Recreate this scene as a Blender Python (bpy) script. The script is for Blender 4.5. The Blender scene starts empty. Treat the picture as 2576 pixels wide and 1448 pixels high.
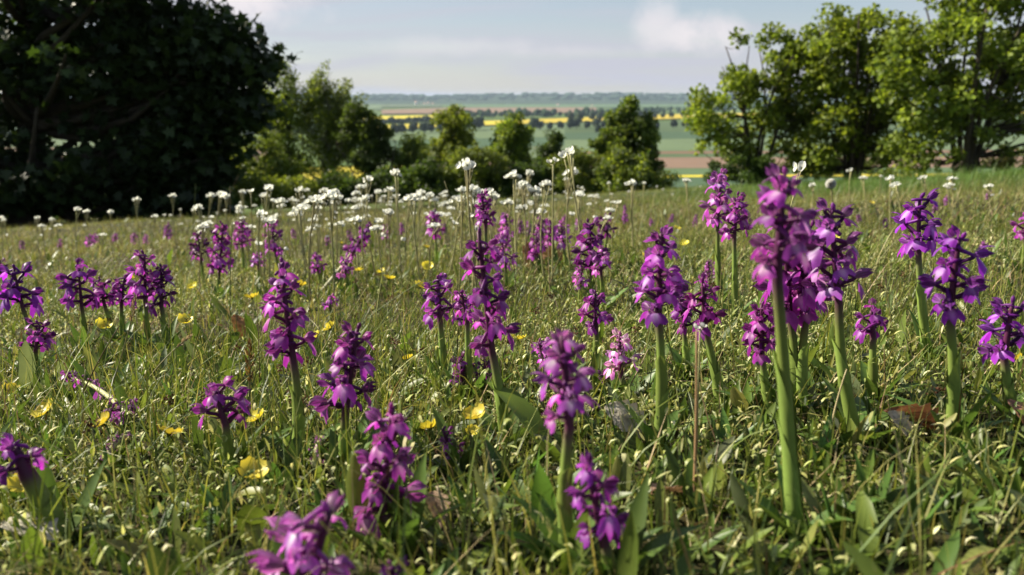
import bpy, math, random
import numpy as np
R = math.radians
rng = np.random.default_rng(11)
random.seed(5)
SC = bpy.context.scene
COL = SC.collection

# ------------------------------------------------------------------ camera
F, W0, H0 = 2003.0, 2576.0, 1448.0          # focal length in picture units (28 mm on 36 mm)
PITCH = R(13.45)
CAM = np.array([0.0, 0.0, 0.19])
cd = bpy.data.cameras.new('camera'); cam = bpy.data.objects.new('camera', cd); COL.objects.link(cam)
cam.location = CAM; cam.rotation_euler = (math.pi/2 - PITCH, 0, 0)
cd.sensor_width = 36; cd.lens = 36*F/W0; cd.clip_start = .01; cd.clip_end = 60000
cd.dof.use_dof = True; cd.dof.focus_distance = .76; cd.dof.aperture_fstop = 9.5
SC.camera = cam

# ------------------------------------------------------------------ world: sky and thin clouds
SUN_AZ, SUN_EL = R(-72), R(36)             # bearing from the view direction (+Y), clockwise positive
w = bpy.data.worlds.new('World'); SC.world = w; w.use_nodes = True
nt = w.node_tree; N = nt.nodes; LK = nt.links; N.clear()
def nd(tree, typ, **kw):
    n = tree.nodes.new(typ)
    for k, v in kw.items():
        if k.startswith('i_'):
            n.inputs[k[2:].replace('_', ' ')].default_value = v
        else: setattr(n, k, v)
    return n
def mth(tree, op, a, b=None, c=None, clamp=False):
    n = tree.nodes.new('ShaderNodeMath'); n.operation = op; n.use_clamp = clamp
    for i, v in enumerate((a, b, c)):
        if v is None: continue
        if isinstance(v, (int, float)): n.inputs[i].default_value = v
        else: tree.links.new(v, n.inputs[i])
    return n.outputs[0]
sky = nd(nt, 'ShaderNodeTexSky', sky_type='NISHITA', sun_disc=False, sun_elevation=SUN_EL, sun_rotation=SUN_AZ,
         altitude=300, air_density=1.0, dust_density=.5, ozone_density=1.2)
tc = nd(nt, 'ShaderNodeTexCoord'); sep = nd(nt, 'ShaderNodeSeparateXYZ'); LK.new(tc.outputs['Generated'], sep.inputs[0])
zz = mth(nt, 'ADD', mth(nt, 'MAXIMUM', sep.outputs[2], 0.0), .10)
px_ = mth(nt, 'DIVIDE', sep.outputs[0], zz); py_ = mth(nt, 'DIVIDE', sep.outputs[1], zz)
cmb = nd(nt, 'ShaderNodeCombineXYZ'); LK.new(px_, cmb.inputs[0]); LK.new(py_, cmb.inputs[1])
mp = nd(nt, 'ShaderNodeMapping'); LK.new(cmb.outputs[0], mp.inputs[0])
mp.inputs['Location'].default_value = (3.1, 1.7, .4); mp.inputs['Rotation'].default_value = (0, 0, .25); mp.inputs['Scale'].default_value = (.30, .62, 1)
nz = nd(nt, 'ShaderNodeTexNoise'); LK.new(mp.outputs[0], nz.inputs['Vector'])
nz.inputs['Scale'].default_value = 1.15; nz.inputs['Detail'].default_value = 7; nz.inputs['Roughness'].default_value = .52; nz.inputs['Distortion'].default_value = .5
mr = nd(nt, 'ShaderNodeMapRange', interpolation_type='SMOOTHSTEP'); LK.new(nz.outputs[0], mr.inputs[0])
mr.inputs[1].default_value = .36; mr.inputs[2].default_value = .74
cir = mth(nt, 'MULTIPLY', mr.outputs[0], .62)
veil = mth(nt, 'ADD', mth(nt, 'ADD', cir, .14), mth(nt, 'MULTIPLY', mth(nt, 'EXPONENT', mth(nt, 'MULTIPLY', sep.outputs[2], -11.0)), .5), clamp=True)
# bright puffs: bearing, elevation, half width, half height, strength
az_ = mth(nt, 'ARCTAN2', sep.outputs[0], sep.outputs[1]); el_ = mth(nt, 'ARCSINE', sep.outputs[2])
nz2 = nd(nt, 'ShaderNodeTexNoise'); LK.new(tc.outputs['Generated'], nz2.inputs['Vector'])
nz2.inputs['Scale'].default_value = 13; nz2.inputs['Detail'].default_value = 8; nz2.inputs['Roughness'].default_value = .62
n2 = mth(nt, 'MULTIPLY', mth(nt, 'SUBTRACT', nz2.outputs[0], .52), 4.2)
tot = None
for a0, e0, ra, re_, st in [(12.4, 4.1, 4.6, 1.6, .62), (9.8, 4.6, 2.2, 2.0, .5), (-19, 7.0, 7.5, 3.2, .75), (-3, 3.4, 9, .8, .22), (3.5, 3.1, 7, .6, .22), (18, 9.5, 9, 2, .25),
                            (60, 9, 8, 3, .6), (-70, 14, 10, 4, .6), (130, 12, 9, 3.5, .6), (-140, 10, 10, 3, .6), (170, 30, 12, 6, .5), (30, 38, 14, 6, .5), (-60, 45, 14, 7, .5)]:
    da = mth(nt, 'DIVIDE', mth(nt, 'SUBTRACT', az_, R(a0)), R(ra)); de = mth(nt, 'DIVIDE', mth(nt, 'SUBTRACT', el_, R(e0)), R(re_))
    d2 = mth(nt, 'ADD', mth(nt, 'MULTIPLY', da, da), mth(nt, 'MULTIPLY', de, de))
    v = mth(nt, 'ADD', mth(nt, 'SUBTRACT', 1.0, d2), n2, clamp=True)
    v = mth(nt, 'MULTIPLY', mth(nt, 'MULTIPLY', v, mth(nt, 'EXPONENT', mth(nt, 'MULTIPLY', d2, -.9))), st)
    tot = v if tot is None else mth(nt, 'MAXIMUM', tot, v)
cov = veil
mixc = nd(nt, 'ShaderNodeMix', data_type='RGBA'); LK.new(cov, mixc.inputs[0]); LK.new(sky.outputs[0], mixc.inputs[6])
mixc.inputs[7].default_value = (5.2, 5.3, 6.05, 1)
bg = nd(nt, 'ShaderNodeBackground'); mixp = nd(nt, 'ShaderNodeMix', data_type='RGBA'); LK.new(mth(nt, 'MULTIPLY', tot, 1.25, clamp=True), mixp.inputs[0]); LK.new(mixc.outputs[2], mixp.inputs[6]); mixp.inputs[7].default_value = (8.2, 7.6, 7.8, 1)
LK.new(mixp.outputs[2], bg.inputs[0]); bg.inputs[1].default_value = .05
out = nd(nt, 'ShaderNodeOutputWorld'); LK.new(bg.outputs[0], out.inputs[0])

sd = bpy.data.lights.new('sun', 'SUN'); so = bpy.data.objects.new('sun', sd); COL.objects.link(so)
sd.energy = 5.0; sd.angle = R(.6); sd.color = (1, .91, .74)
so.location = (-30, 5, 30)
so.rotation_euler = (math.pi/2 - SUN_EL, 0, -SUN_AZ + math.pi)  # checked: light travels away from the sun bearing
from mathutils import Vector
sdir = Vector((math.sin(SUN_AZ)*math.cos(SUN_EL), math.cos(SUN_AZ)*math.cos(SUN_EL), math.sin(SUN_EL)))
so.rotation_euler = sdir.to_track_quat('Z', 'Y').to_euler()

vs = SC.view_settings; vs.view_transform = 'Standard'; vs.look = 'None'; vs.exposure = 1.2; vs.gamma = 1; vs.use_curve_mapping = False
cy = SC.cycles
cy.max_bounces = 3; cy.diffuse_bounces = 1; cy.glossy_bounces = 1; cy.transmission_bounces = 2; cy.transparent_max_bounces = 4; cy.volume_bounces = 0
cy.use_denoising = True
cy.caustics_reflective = False; cy.caustics_refractive = False

# ------------------------------------------------------------------ geometry of the place
A_, B_ = -.1165, .0525                       # the meadow falls away from the camera and rises to the right
YC, VAL = 26.0, -55.0
def zt(x, y):
    x = np.asarray(x, float); y = np.asarray(y, float)
    r = np.hypot(x, y)
    z = A_*np.maximum(y, -40) + B_*45*np.tanh(x/45)
    z = z + np.clip(r/3, 0, 1)*(.012*np.sin(2.3*x+.7*y)+.010*np.sin(1.1*y-1.7*x+1)) + np.clip(r/12, 0, 1)*.05*np.sin(.5*x+.9)*np.sin(.43*y)
    s = np.maximum(y-YC, 0); z = z - .11*s*s/(s+14)
    k = 3.0
    return k*np.logaddexp(z/k, VAL/k)
CP, SP = math.cos(PITCH), math.sin(PITCH)
def ray(px, py):
    u = (px-W0/2)/F; v = (H0/2-py)/F
    return np.array([u, CP+v*SP, -SP+v*CP])
def gnd(px, py):
    d = ray(px, py)
    den = d[2]-A_*d[1]-B_*d[0]
    t = -CAM[2]/den if den < -1e-4 else 40.
    t = min(max(t, .1), 60)
    for _ in range(25):
        p = CAM+d*t; e = p[2]-zt(p[0], p[1]); t = t + e/max(-den, .004)*.7
        t = min(max(t, .1), 80)
    p = CAM+d*t; p[2] = zt(p[0], p[1]); return p
def at_y(px, py, y):                          # the point of the vertical plane y = const seen at a pixel
    d = ray(px, py); return CAM+d*(y/d[1])
def on_level(px, py, z):
    d = ray(px, py); return CAM+d*((z-CAM[2])/d[2])

# ------------------------------------------------------------------ helpers
def mesh(name, V, Fs, C=None, smooth=False):
    V = np.asarray(V, np.float32); me = bpy.data.meshes.new(name)
    if isinstance(Fs, np.ndarray): Fs = [Fs]
    Fs = [np.asarray(f, np.int32) for f in Fs if len(f)]
    me.vertices.add(len(V)); me.vertices.foreach_set('co', V.ravel())
    loops = np.concatenate([f.ravel() for f in Fs]); me.loops.add(len(loops)); me.loops.foreach_set('vertex_index', loops)
    cnt = np.concatenate([np.full(len(f), f.shape[1], np.int32) for f in Fs]); st = np.concatenate([[0], np.cumsum(cnt)[:-1]]).astype(np.int32)
    me.polygons.add(len(cnt)); me.polygons.foreach_set('loop_start', st)
    if smooth: me.polygons.foreach_set('use_smooth', np.ones(len(cnt), bool))
    if C is None: C = np.ones((len(V), 3))
    C = np.asarray(C, np.float32)
    if C.ndim == 1: C = np.tile(C, (len(V), 1))
    a = me.attributes.new('col', 'FLOAT_COLOR', 'POINT')
    a.data.foreach_set('color', np.concatenate([C, np.ones((len(V), 1), np.float32)], 1).ravel())
    me.update(calc_edges=True); return me
def obj(name, me, mat=None, parent=None, **props):
    o = bpy.data.objects.new(name, me); COL.objects.link(o)
    if mat and me is not None and not me.materials: me.materials.append(mat)
    if parent: o.parent = parent
    for k, v in props.items(): o[k] = v
    return o
def thing(name, loc, label, category, group=None):
    o = bpy.data.objects.new(name, None); COL.objects.link(o); o.location = loc; o.empty_display_size = .05
    o['label'] = label; o['category'] = category
    if group: o['group'] = group
    return o
class Buf:
    def __init__(s): s.V = []; s.F = []; s.C = []; s.n = 0
    def add(s, V, Fs, C):
        V = np.asarray(V, float); C = np.asarray(C, float)
        if C.ndim == 1: C = np.tile(C, (len(V), 1))
        if isinstance(Fs, np.ndarray): Fs = [Fs]
        for f in Fs: s.F.append(np.asarray(f, int)+s.n)
        s.V.append(V); s.C.append(C); s.n += len(V); return s
    def mesh(s, name, smooth=False, xf=None):
        by = {}
        for f in s.F: by.setdefault(f.shape[1], []).append(f)
        return mesh(name, np.concatenate(s.V), [np.concatenate(v) for v in by.values()], np.concatenate(s.C), smooth)
def tube(path, rad, n=6, cap=True):
    P = np.asarray(path, float); m = len(P); rad = np.broadcast_to(np.asarray(rad, float), (m,))
    T = np.gradient(P, axis=0); T /= np.linalg.norm(T, axis=1)[:, None]+1e-12
    ref = np.array([0, 0, 1.]) if abs(T[:, 2]).mean() < .8 else np.array([1., 0, 0])
    U = np.cross(T, ref); U /= np.linalg.norm(U, axis=1)[:, None]; Wv = np.cross(T, U)
    a = np.arange(n)*2*math.pi/n
    V = (P[:, None]+rad[:, None, None]*(np.cos(a)[None, :, None]*U[:, None]+np.sin(a)[None, :, None]*Wv[:, None])).reshape(-1, 3)
    i = np.arange(m-1)[:, None]*n; j = np.arange(n)[None]; j2 = (j+1) % n
    Fq = np.stack([i+j, i+j2, i+n+j2, i+n+j], -1).reshape(-1, 4)
    if cap:
        V = np.concatenate([V, P[-1:]]); k = (m-1)*n; jj = np.arange(n)
        Ft = np.stack([k+jj, k+(jj+1) % n, np.full(n, m*n)], -1); return V, [Fq, Ft]
    return V, [Fq]
def grid_faces(a, b):
    i = np.arange(a-1)[:, None]*b; j = np.arange(b-1)[None]
    return np.stack([i+j, i+j+1, i+b+j+1, i+b+j], -1).reshape(-1, 4)
def bez(p0, p1, p2, n):
    t = np.linspace(0, 1, n)[:, None]; c = 2*p1-.5*(p0+p2)     # passes through p1 at the middle
    return (1-t)**2*p0+2*t*(1-t)*c+t*t*p2
def blades(base, az, lean, curve, L, Wd, K, prof, c0, c1, rib=False, twist=None):
    n = len(base); t = np.linspace(0, 1, K+1); tm = (t[:-1]+t[1:])/2
    th = lean[:, None]+curve[:, None]*tm[None]; sl = (L/K)[:, None]
    h = np.concatenate([np.zeros((n, 1)), np.cumsum(np.sin(th)*sl, 1)], 1); z = np.concatenate([np.zeros((n, 1)), np.cumsum(np.cos(th)*sl, 1)], 1)
    ca, sa = np.cos(az)[:, None], np.sin(az)[:, None]
    Cc = np.stack([base[:, :1]+h*ca, base[:, 1:2]+h*sa, base[:, 2:]+z], -1)
    thv = lean[:, None]+curve[:, None]*t[None]
    nor = np.stack([np.cos(thv)*ca, np.cos(thv)*sa, -np.sin(thv)], -1)
    side = np.stack([-sa+0*h, ca+0*h, 0*h], -1)
    if twist is not None:
        tw = (twist[:, None]*t[None])[..., None]; side = np.cos(tw)*side+np.sin(tw)*nor
    wv = (Wd[:, None]*prof(t)[None]*.5)[..., None]
    m = 3 if rib else 2
    if rib: V = np.stack([Cc-side*wv, Cc+nor*wv*.38, Cc+side*wv], 2)
    else: V = np.stack([Cc-side*wv, Cc+side*wv], 2)
    V = V.reshape(-1, 3)
    b = np.arange(n)[:, None, None]*(K+1)*m; i = np.arange(K)[None, :, None]*m; j = np.arange(m-1)[None, None]
    Fq = np.stack([b+i+j, b+i+j+1, b+i+m+j+1, b+i+m+j], -1).reshape(-1, 4)
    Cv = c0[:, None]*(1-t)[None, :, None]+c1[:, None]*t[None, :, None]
    if rib: Cv = np.stack([Cv, Cv*np.array([1.15, 1.12, 1.1]), Cv], 2)
    else: Cv = np.repeat(Cv[:, :, None], 2, 2)
    return V, Fq, Cv.reshape(-1, 3)
P_GRASS = lambda t: np.maximum(1-t**1.6, .06)
P_LEAF = lambda t: np.maximum(np.sin(math.pi*np.clip(t*.93+.05, 0, 1))**.8, .05)
P_LANCE = lambda t: np.maximum((np.sin(math.pi*np.clip(t**.75*.94+.06, 0, 1)))**.9, .04)

# ------------------------------------------------------------------ materials
def mat_plant(name, transl=.4, rough=.5, spec=.3, var=.25, nscale=60, tint=(1, 1, 1), tcol=(1.15, 1.1, .7), bump=0.0):
    m = bpy.data.materials.new(name); m.use_nodes = True; t = m.node_tree; t.nodes.clear(); L = t.links
    at = nd(t, 'ShaderNodeAttribute', attribute_name='col'); oi = nd(t, 'ShaderNodeObjectInfo')
    mul = nd(t, 'ShaderNodeMix', data_type='RGBA', blend_type='MULTIPLY'); mul.inputs[0].default_value = 1
    L.new(at.outputs['Color'], mul.inputs[6]); L.new(oi.outputs['Color'], mul.inputs[7])
    tcn = nd(t, 'ShaderNodeTexCoord'); nz = nd(t, 'ShaderNodeTexNoise'); L.new(tcn.outputs['Object'], nz.inputs['Vector'])
    nz.inputs['Scale'].default_value = nscale; nz.inputs['Detail'].default_value = 3
    hv = nd(t, 'ShaderNodeHueSaturation'); L.new(mul.outputs[2], hv.inputs['Color'])
    val = mth(t, 'ADD', mth(t, 'MULTIPLY', nz.outputs[0], 2*var), 1-var)
    val = mth(t, 'MULTIPLY', val, mth(t, 'ADD', mth(t, 'MULTIPLY', oi.outputs['Random'], .3), .85))
    L.new(val, hv.inputs['Value'])
    L.new(mth(t, 'ADD', mth(t, 'MULTIPLY', oi.outputs['Random'], .02), .49), hv.inputs['Hue'])
    tn = nd(t, 'ShaderNodeMix', data_type='RGBA', blend_type='MULTIPLY'); tn.inputs[0].default_value = 1; L.new(hv.outputs[0], tn.inputs[6]); tn.inputs[7].default_value = (*tint, 1)
    pb = nd(t, 'ShaderNodeBsdfPrincipled'); L.new(tn.outputs[2], pb.inputs['Base Color']); pb.inputs['Roughness'].default_value = rough; pb.inputs['Specular IOR Level'].default_value = spec
    if bump:
        bp = nd(t, 'ShaderNodeBump'); bp.inputs['Strength'].default_value = bump; bp.inputs['Distance'].default_value = .02; L.new(nz.outputs[0], bp.inputs['Height']); L.new(bp.outputs[0], pb.inputs['Normal'])
    o = nd(t, 'ShaderNodeOutputMaterial')
    if transl:
        tt = nd(t, 'ShaderNodeMix', data_type='RGBA', blend_type='MULTIPLY'); tt.inputs[0].default_value = 1; L.new(tn.outputs[2], tt.inputs[6]); tt.inputs[7].default_value = (*tcol, 1)
        tr = nd(t, 'ShaderNodeBsdfTranslucent'); L.new(tt.outputs[2], tr.inputs[0])
        mx = nd(t, 'ShaderNodeMixShader'); mx.inputs[0].default_value = transl; L.new(pb.outputs[0], mx.inputs[1]); L.new(tr.outputs[0], mx.inputs[2]); L.new(mx.outputs[0], o.inputs[0])
    else: L.new(pb.outputs[0], o.inputs[0])
    return m
M_GRASS = mat_plant('turf', .38, .45, .35, .2, 40)
M_LEAF = mat_plant('leaf', .38, .42, .32, .22, 90)
M_PETAL = mat_plant('petal', .44, .42, .30, .25, 350, tint=(1.12, 1.15, 1.12), tcol=(1.3, .75, 1.15))
M_STEM = mat_plant('stem', .12, .5, .3, .15, 120)
M_SHEATH = mat_plant('sheath', .14, .42, .4, .15, 150)
M_WHITE = mat_plant('white_petal', .5, .6, .2, .08, 200, tcol=(1, 1, .92))
M_YEL = mat_plant('yellow_petal', .35, .4, .35, .12, 200, tcol=(1.1, 1, .5))
M_DEAD = mat_plant('dead_leaf', .2, .7, .15, .4, 90, tcol=(1.1, .9, .6), bump=.3)
M_TREE = mat_plant('foliage', .54, .5, .3, .3, 1.4, tcol=(1.2, 1.15, .55))
M_DARKTREE = mat_plant('maple_foliage', .28, .5, .3, .25, 1.2, tcol=(1.1, 1.15, .5))
M_BARK = mat_plant('bark', 0, .9, .1, .45, 9, bump=.8)
M_HOUSE = mat_plant('render_wall', 0, .9, .1, .05, .5)
M_FIELD = mat_plant('field_crop', 0, .95, .05, .16, .02)

def mat_soil():
    m = bpy.data.materials.new('meadow_soil'); m.use_nodes = True; t = m.node_tree; L = t.links
    pb = t.nodes['Principled BSDF']; pb.inputs['Roughness'].default_value = .95; pb.inputs['Specular IOR Level'].default_value = .1
    g = nd(t, 'ShaderNodeNewGeometry'); n1 = nd(t, 'ShaderNodeTexNoise'); n1.inputs['Scale'].default_value = 14; n1.inputs['Detail'].default_value = 8
    n2 = nd(t, 'ShaderNodeTexNoise'); n2.inputs['Scale'].default_value = .12; n2.inputs['Detail'].default_value = 5
    L.new(g.outputs['Position'], n1.inputs['Vector']); L.new(g.outputs['Position'], n2.inputs['Vector'])
    r1 = nd(t, 'ShaderNodeValToRGB'); r1.color_ramp.elements[0].position = .35; r1.color_ramp.elements[0].color = (.014, .014, .006, 1)
    r1.color_ramp.elements[1].position = .68; r1.color_ramp.elements[1].color = (.055, .048, .02, 1); L.new(n1.outputs[0], r1.inputs[0])
    r2 = nd(t, 'ShaderNodeValToRGB'); r2.color_ramp.elements[0].position = .4; r2.color_ramp.elements[0].color = (.055, .10, .025, 1)
    r2.color_ramp.elements[1].position = .62; r2.color_ramp.elements[1].color = (.10, .14, .04, 1); L.new(n2.outputs[0], r2.inputs[0])
    ln = nd(t, 'ShaderNodeVectorMath', operation='LENGTH'); L.new(g.outputs['Position'], ln.inputs[0])
    f = nd(t, 'ShaderNodeMapRange'); L.new(ln.outputs['Value'], f.inputs[0]); f.inputs[1].default_value = 8; f.inputs[2].default_value = 30
    mx = nd(t, 'ShaderNodeMix', data_type='RGBA'); L.new(f.outputs[0], mx.inputs[0]); L.new(r1.outputs[0], mx.inputs[6]); L.new(r2.outputs[0], mx.inputs[7]); L.new(mx.outputs[2], pb.inputs['Base Color'])
    bp = nd(t, 'ShaderNodeBump'); bp.inputs['Strength'].default_value = .6; bp.inputs['Distance'].default_value = .01; L.new(n1.outputs[0], bp.inputs['Height']); L.new(bp.outputs[0], pb.inputs['Normal'])
    return m

# ------------------------------------------------------------------ ground, valley fields, hills
def build_ground():
    rr = np.concatenate([np.linspace(.03, 3, 24), np.geomspace(3.1, 14000, 100)]); na = 160
    a = np.arange(na)*2*math.pi/na
    X = (rr[:, None]*np.sin(a)).ravel(); Y = (rr[:, None]*np.cos(a)).ravel()
    V = np.stack([X, Y, zt(X, Y)], 1); n = len(rr)
    i = np.arange(n-1)[:, None]*na; j = np.arange(na)[None]; j2 = (j+1) % na
    Fq = np.stack([i+j, i+na+j, i+na+j2, i+j2], -1).reshape(-1, 4)
    V = np.concatenate([V, [[0, 0, zt(0, 0)]]]); c = len(V)-1; jj = np.arange(na)
    obj('ground', mesh('ground', V, [Fq, np.stack([jj, (jj+1) % na, np.full(na, c)], 1)], smooth=True), mat_soil(), kind='structure')
build_ground()

GREEN1, GREEN2, GREEN3 = (.085, .13, .065), (.06, .095, .055), (.11, .15, .08)
BROWN, PINK, YELLOW = (.20, .135, .09), (.23, .165, .115), (.46, .38, .05)
FIELDS = [  # polygon in picture coordinates, cast onto the valley floor
 (GREEN2, [(-700, 472), (3300, 472), (3300, 447), (-700, 447)]),
 (YELLOW, [(480, 478), (1060, 474), (1060, 418), (480, 424)]),
 (YELLOW, [(1060, 452), (1760, 446), (1760, 436), (1060, 444)]),
 (YELLOW, [(1760, 446), (3300, 440), (3300, 432), (1760, 436)]),
 (GREEN1, [(1060, 444), (3300, 432), (3300, 420), (1060, 425)]),
 (PINK, [(1060, 425), (3300, 420), (3300, 392), (1060, 398)]),
 (GREEN1, [(1060, 398), (3300, 392), (3300, 382), (1060, 388)]),
 (BROWN, [(1420, 388), (3300, 382), (3300, 374), (1420, 382)]),
 (GREEN3, [(980, 408), (1420, 404), (1420, 366), (980, 378)]),
 (GREEN3, [(1420, 382), (3300, 374), (3300, 334), (1420, 352)]),
 (GREEN2, [(900, 378), (1420, 366), (1420, 345), (900, 356)]),
 (GREEN2, [(1420, 352), (3300, 334), (3300, 318), (1420, 334)]),
 (GREEN3, [(900, 356), (1420, 345), (1420, 312), (900, 330)]),
 (GREEN1, [(1420, 334), (3300, 318), (3300, 292), (1420, 310)]),
 (YELLOW, [(880, 330), (1300, 312), (1300, 302), (880, 318)]),
 (YELLOW, [(1300, 312), (1760, 297), (3300, 278), (3300, 272), (1760, 286), (1300, 302)]),
 (YELLOW, [(900, 308), (1110, 303), (1110, 290), (900, 294)]),
 (PINK, [(-700, 408), (700, 408), (700, 372), (-700, 372)]),
 (GREEN3, [(-700, 372), (700, 372), (700, 340), (-700, 340)]),
 (GREEN2, [(-700, 340), (860, 332), (860, 300), (-700, 305)]),
 (PINK, [(960, 287), (1500, 283), (1500, 270), (1120, 272), (960, 277)]),
 (GREEN3, [(-700, 284), (960, 276), (960, 265), (-700, 266)]),
 (GREEN1, [(1120, 271), (3300, 270), (3300, 263), (1120, 264)]),
 (GREEN3, [(960, 270), (1110, 269), (1110, 263), (960, 263)]),
]
for k, (c, poly) in enumerate(FIELDS):
    P = np.array([on_level(x, y, VAL+.9+.12*k) for x, y in poly])
    o = obj('field', mesh('field', P, [np.arange(len(P))[None]], np.array(c)), M_FIELD, kind='structure')

def blob_forest(name, pts, size, cols, seed, **props):
    """a far wood: many uneven crowns on stems, one mass"""
    g = np.random.default_rng(seed); B = Buf()
    ph = np.linspace(-.7, math.pi/2-.05, 5); a = np.arange(7)*2*math.pi/7
    for p, s in zip(pts, size):
        k = s*g.uniform(.8, 1.25); jit = g.normal(1, .14, (5, 7))
        rx = k*(.42 if name != 'ridge_wood' else 1.6)*g.uniform(.8, 1.3)
        V = np.stack([p[0]+rx*np.cos(ph)[:, None]*np.cos(a)*jit, p[1]+rx*np.cos(ph)[:, None]*np.sin(a)*jit, p[2]+k*.52+k*.5*np.sin(ph)[:, None]*jit], -1).reshape(-1, 3)
        i = np.arange(4)[:, None]*7; j = np.arange(7)[None]; j2 = (j+1) % 7
        B.add(V, np.stack([i+j, i+j2, i+7+j2, i+7+j], -1).reshape(-1, 4), np.array(cols)*g.uniform(.7, 1.3))
    return obj(name, B.mesh(name), M_FARWOOD, kind='stuff', **props)
M_FARWOOD = mat_plant('far_wood', .1, .9, .05, .4, .15)
def build_far():
    g = np.random.default_rng(3)
    # rolling hills on the skyline
    az = np.linspace(R(-75), R(75), 260); rad = np.array([6400, 6900, 7400, 7900, 8500, 9300, 11000, 13500])
    hz = np.array([-2, 6, 24, 44, 66, 76, 70, 40.])
    und = 1+.10*np.sin(7*az+1)+.07*np.sin(17*az)+.035*np.sin(41*az+2)
    Z = VAL-3+(hz[:, None]+2)*und[None]*np.where(hz[:, None] > 30, 1+.03*g.normal(size=(8, 260)), 1)
    V = np.stack([rad[:, None]*np.sin(az), rad[:, None]*np.cos(az), Z], -1).reshape(-1, 3)
    obj('hills', mesh('hills', V, grid_faces(8, 260), np.array((.045, .075, .04))), M_FARWOOD, kind='structure')
    # the wood on the ridge
    pts = []; sz = []
    for i in range(1300):
        a = R(g.uniform(-42, 42)); rr = g.choice([7500, 7900, 8250, 8550, 8900]); ii = np.interp(rr, rad, hz)
        u = 1+.10*math.sin(7*a+1)+.07*math.sin(17*a)+.035*math.sin(41*a+2)
        pts.append((rr*math.sin(a), rr*math.cos(a), VAL-3+(ii+2)*u)); sz.append(g.uniform(16, 22))
    blob_forest('ridge_wood', pts, sz, (.035, .065, .035), 8, label='distant wooded ridge on the skyline beyond the fields', category='wood')
    pts = []; sz = []
    for i in range(420):
        x = g.uniform(1165, 2700); yb = np.interp(x, [1165, 1500, 1760, 2700], [299, 297, 283, 268]) - g.uniform(0, 9)
        pts.append(on_level(x, yb, VAL)); sz.append(g.uniform(12, 20))
    blob_forest('field_wood', pts, sz, (.03, .055, .028), 9, label='dark strip of woodland behind the yellow crop field', category='wood')
    pts = []; sz = []
    for i in range(130):
        x = g.uniform(880, 1120); yb = 317-(x-880)*.035 - g.uniform(0, 4)
        pts.append(on_level(x, yb, VAL)); sz.append(g.uniform(7, 13))
    blob_forest('field_hedge', pts, sz, (.035, .05, .03), 10, label='dark hedge between two narrow yellow crop strips', category='hedge')
    # avenues of single trees along the field lanes
    var = []
    for v in range(4):
        B = Buf(); a = np.arange(9)*2*math.pi/9; ph = np.linspace(-1.1, 1.5, 7); jit = g.normal(1, .2, (7, 9))
        V = np.stack([.4*np.cos(ph)[:, None]*np.cos(a)*jit, .4*np.cos(ph)[:, None]*np.sin(a)*jit, .62+.38*np.sin(ph)[:, None]*jit], -1).reshape(-1, 3)
        i = np.arange(6)[:, None]*9; j = np.arange(9)[None]; j2 = (j+1) % 9
        cm = mesh('avenue_crown', V, np.stack([i+j, i+j2, i+9+j2, i+9+j], -1).reshape(-1, 4), np.array((.035, .05, .028)))
        cm.materials.append(M_FARWOOD)
        tv, tf = tube([(0, 0, -.05), (0.01, 0, .4)], [.035, .025], 6); tm = mesh('avenue_trunk', tv, tf, np.array((.05, .04, .03))); tm.materials.append(M_BARK)
        var.append((cm, tm))
    rows = [((965, 344), (1205, 330), 11, 30, 'dark avenue tree on the lane left of the long green field'),
            ((1340, 330), (1520, 326), 9, 27, 'avenue tree between the two green fields below the yellow strip'),
            ((1440, 309), (1760, 297), 15, 22, 'small dark tree lining the lower edge of the yellow strip'),
            ((1500, 338), (1760, 322), 8, 26, 'field tree on the darker green strip near the red earth'),
            ((2050, 300), (2500, 285), 9, 24, 'distant lane tree seen through the branches of the right-hand trees')]
    for (p0, p1, n, hpx, lab) in rows:
        for k in range(n):
            t = (k+g.uniform(-.25, .25))/(n-1); x = p0[0]+(p1[0]-p0[0])*t; y = p0[1]+(p1[1]-p0[1])*t
            p = on_level(x, y, VAL+.5); h = hpx*g.uniform(.75, 1.15)*p[1]/F
            o = thing('avenue_tree', p, lab, 'tree', lab.replace('tree', 'trees', 1)); o.scale = (h*g.uniform(.9, 1.2), h, h); o.rotation_euler.z = g.uniform(0, 6)
            cm, tm = var[g.integers(4)]
            obj('crown', cm, None, o, kind='stuff'); obj('trunk', tm, None, o)
    # houses of the far village, and a long shed
    def house(px, py, wpx, asp, lab, roofc, wallc=(.75, .72, .68)):
        p = on_level(px, py, VAL+1); s = wpx*p[1]/F
        o = thing('house', p, lab, 'house', None); w_, d_, h_ = s, s*.7, s*asp
        bx = np.array([[x, y, z] for z in (-1, h_) for x, y in ((-w_/2, -d_/2), (w_/2, -d_/2), (w_/2, d_/2), (-w_/2, d_/2))])
        obj('wall', mesh('wall', bx, np.array([[0, 1, 5, 4], [1, 2, 6, 5], [2, 3, 7, 6], [3, 0, 4, 7]]), np.array(wallc)), M_HOUSE, o)
        e = .06*s; r = np.array([[-w_/2-e, -d_/2-e, h_-.05*s], [w_/2+e, -d_/2-e, h_-.05*s], [w_/2+e, d_/2+e, h_-.05*s], [-w_/2-e, d_/2+e, h_-.05*s], [-w_/2-e, 0, h_+.35*d_], [w_/2+e, 0, h_+.35*d_]])
        obj('roof', mesh('roof', r, [np.array([[0, 1, 5, 4], [2, 3, 4, 5]]), np.array([[1, 2, 5], [3, 0, 4]])], np.array(roofc)), M_HOUSE, o)
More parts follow.
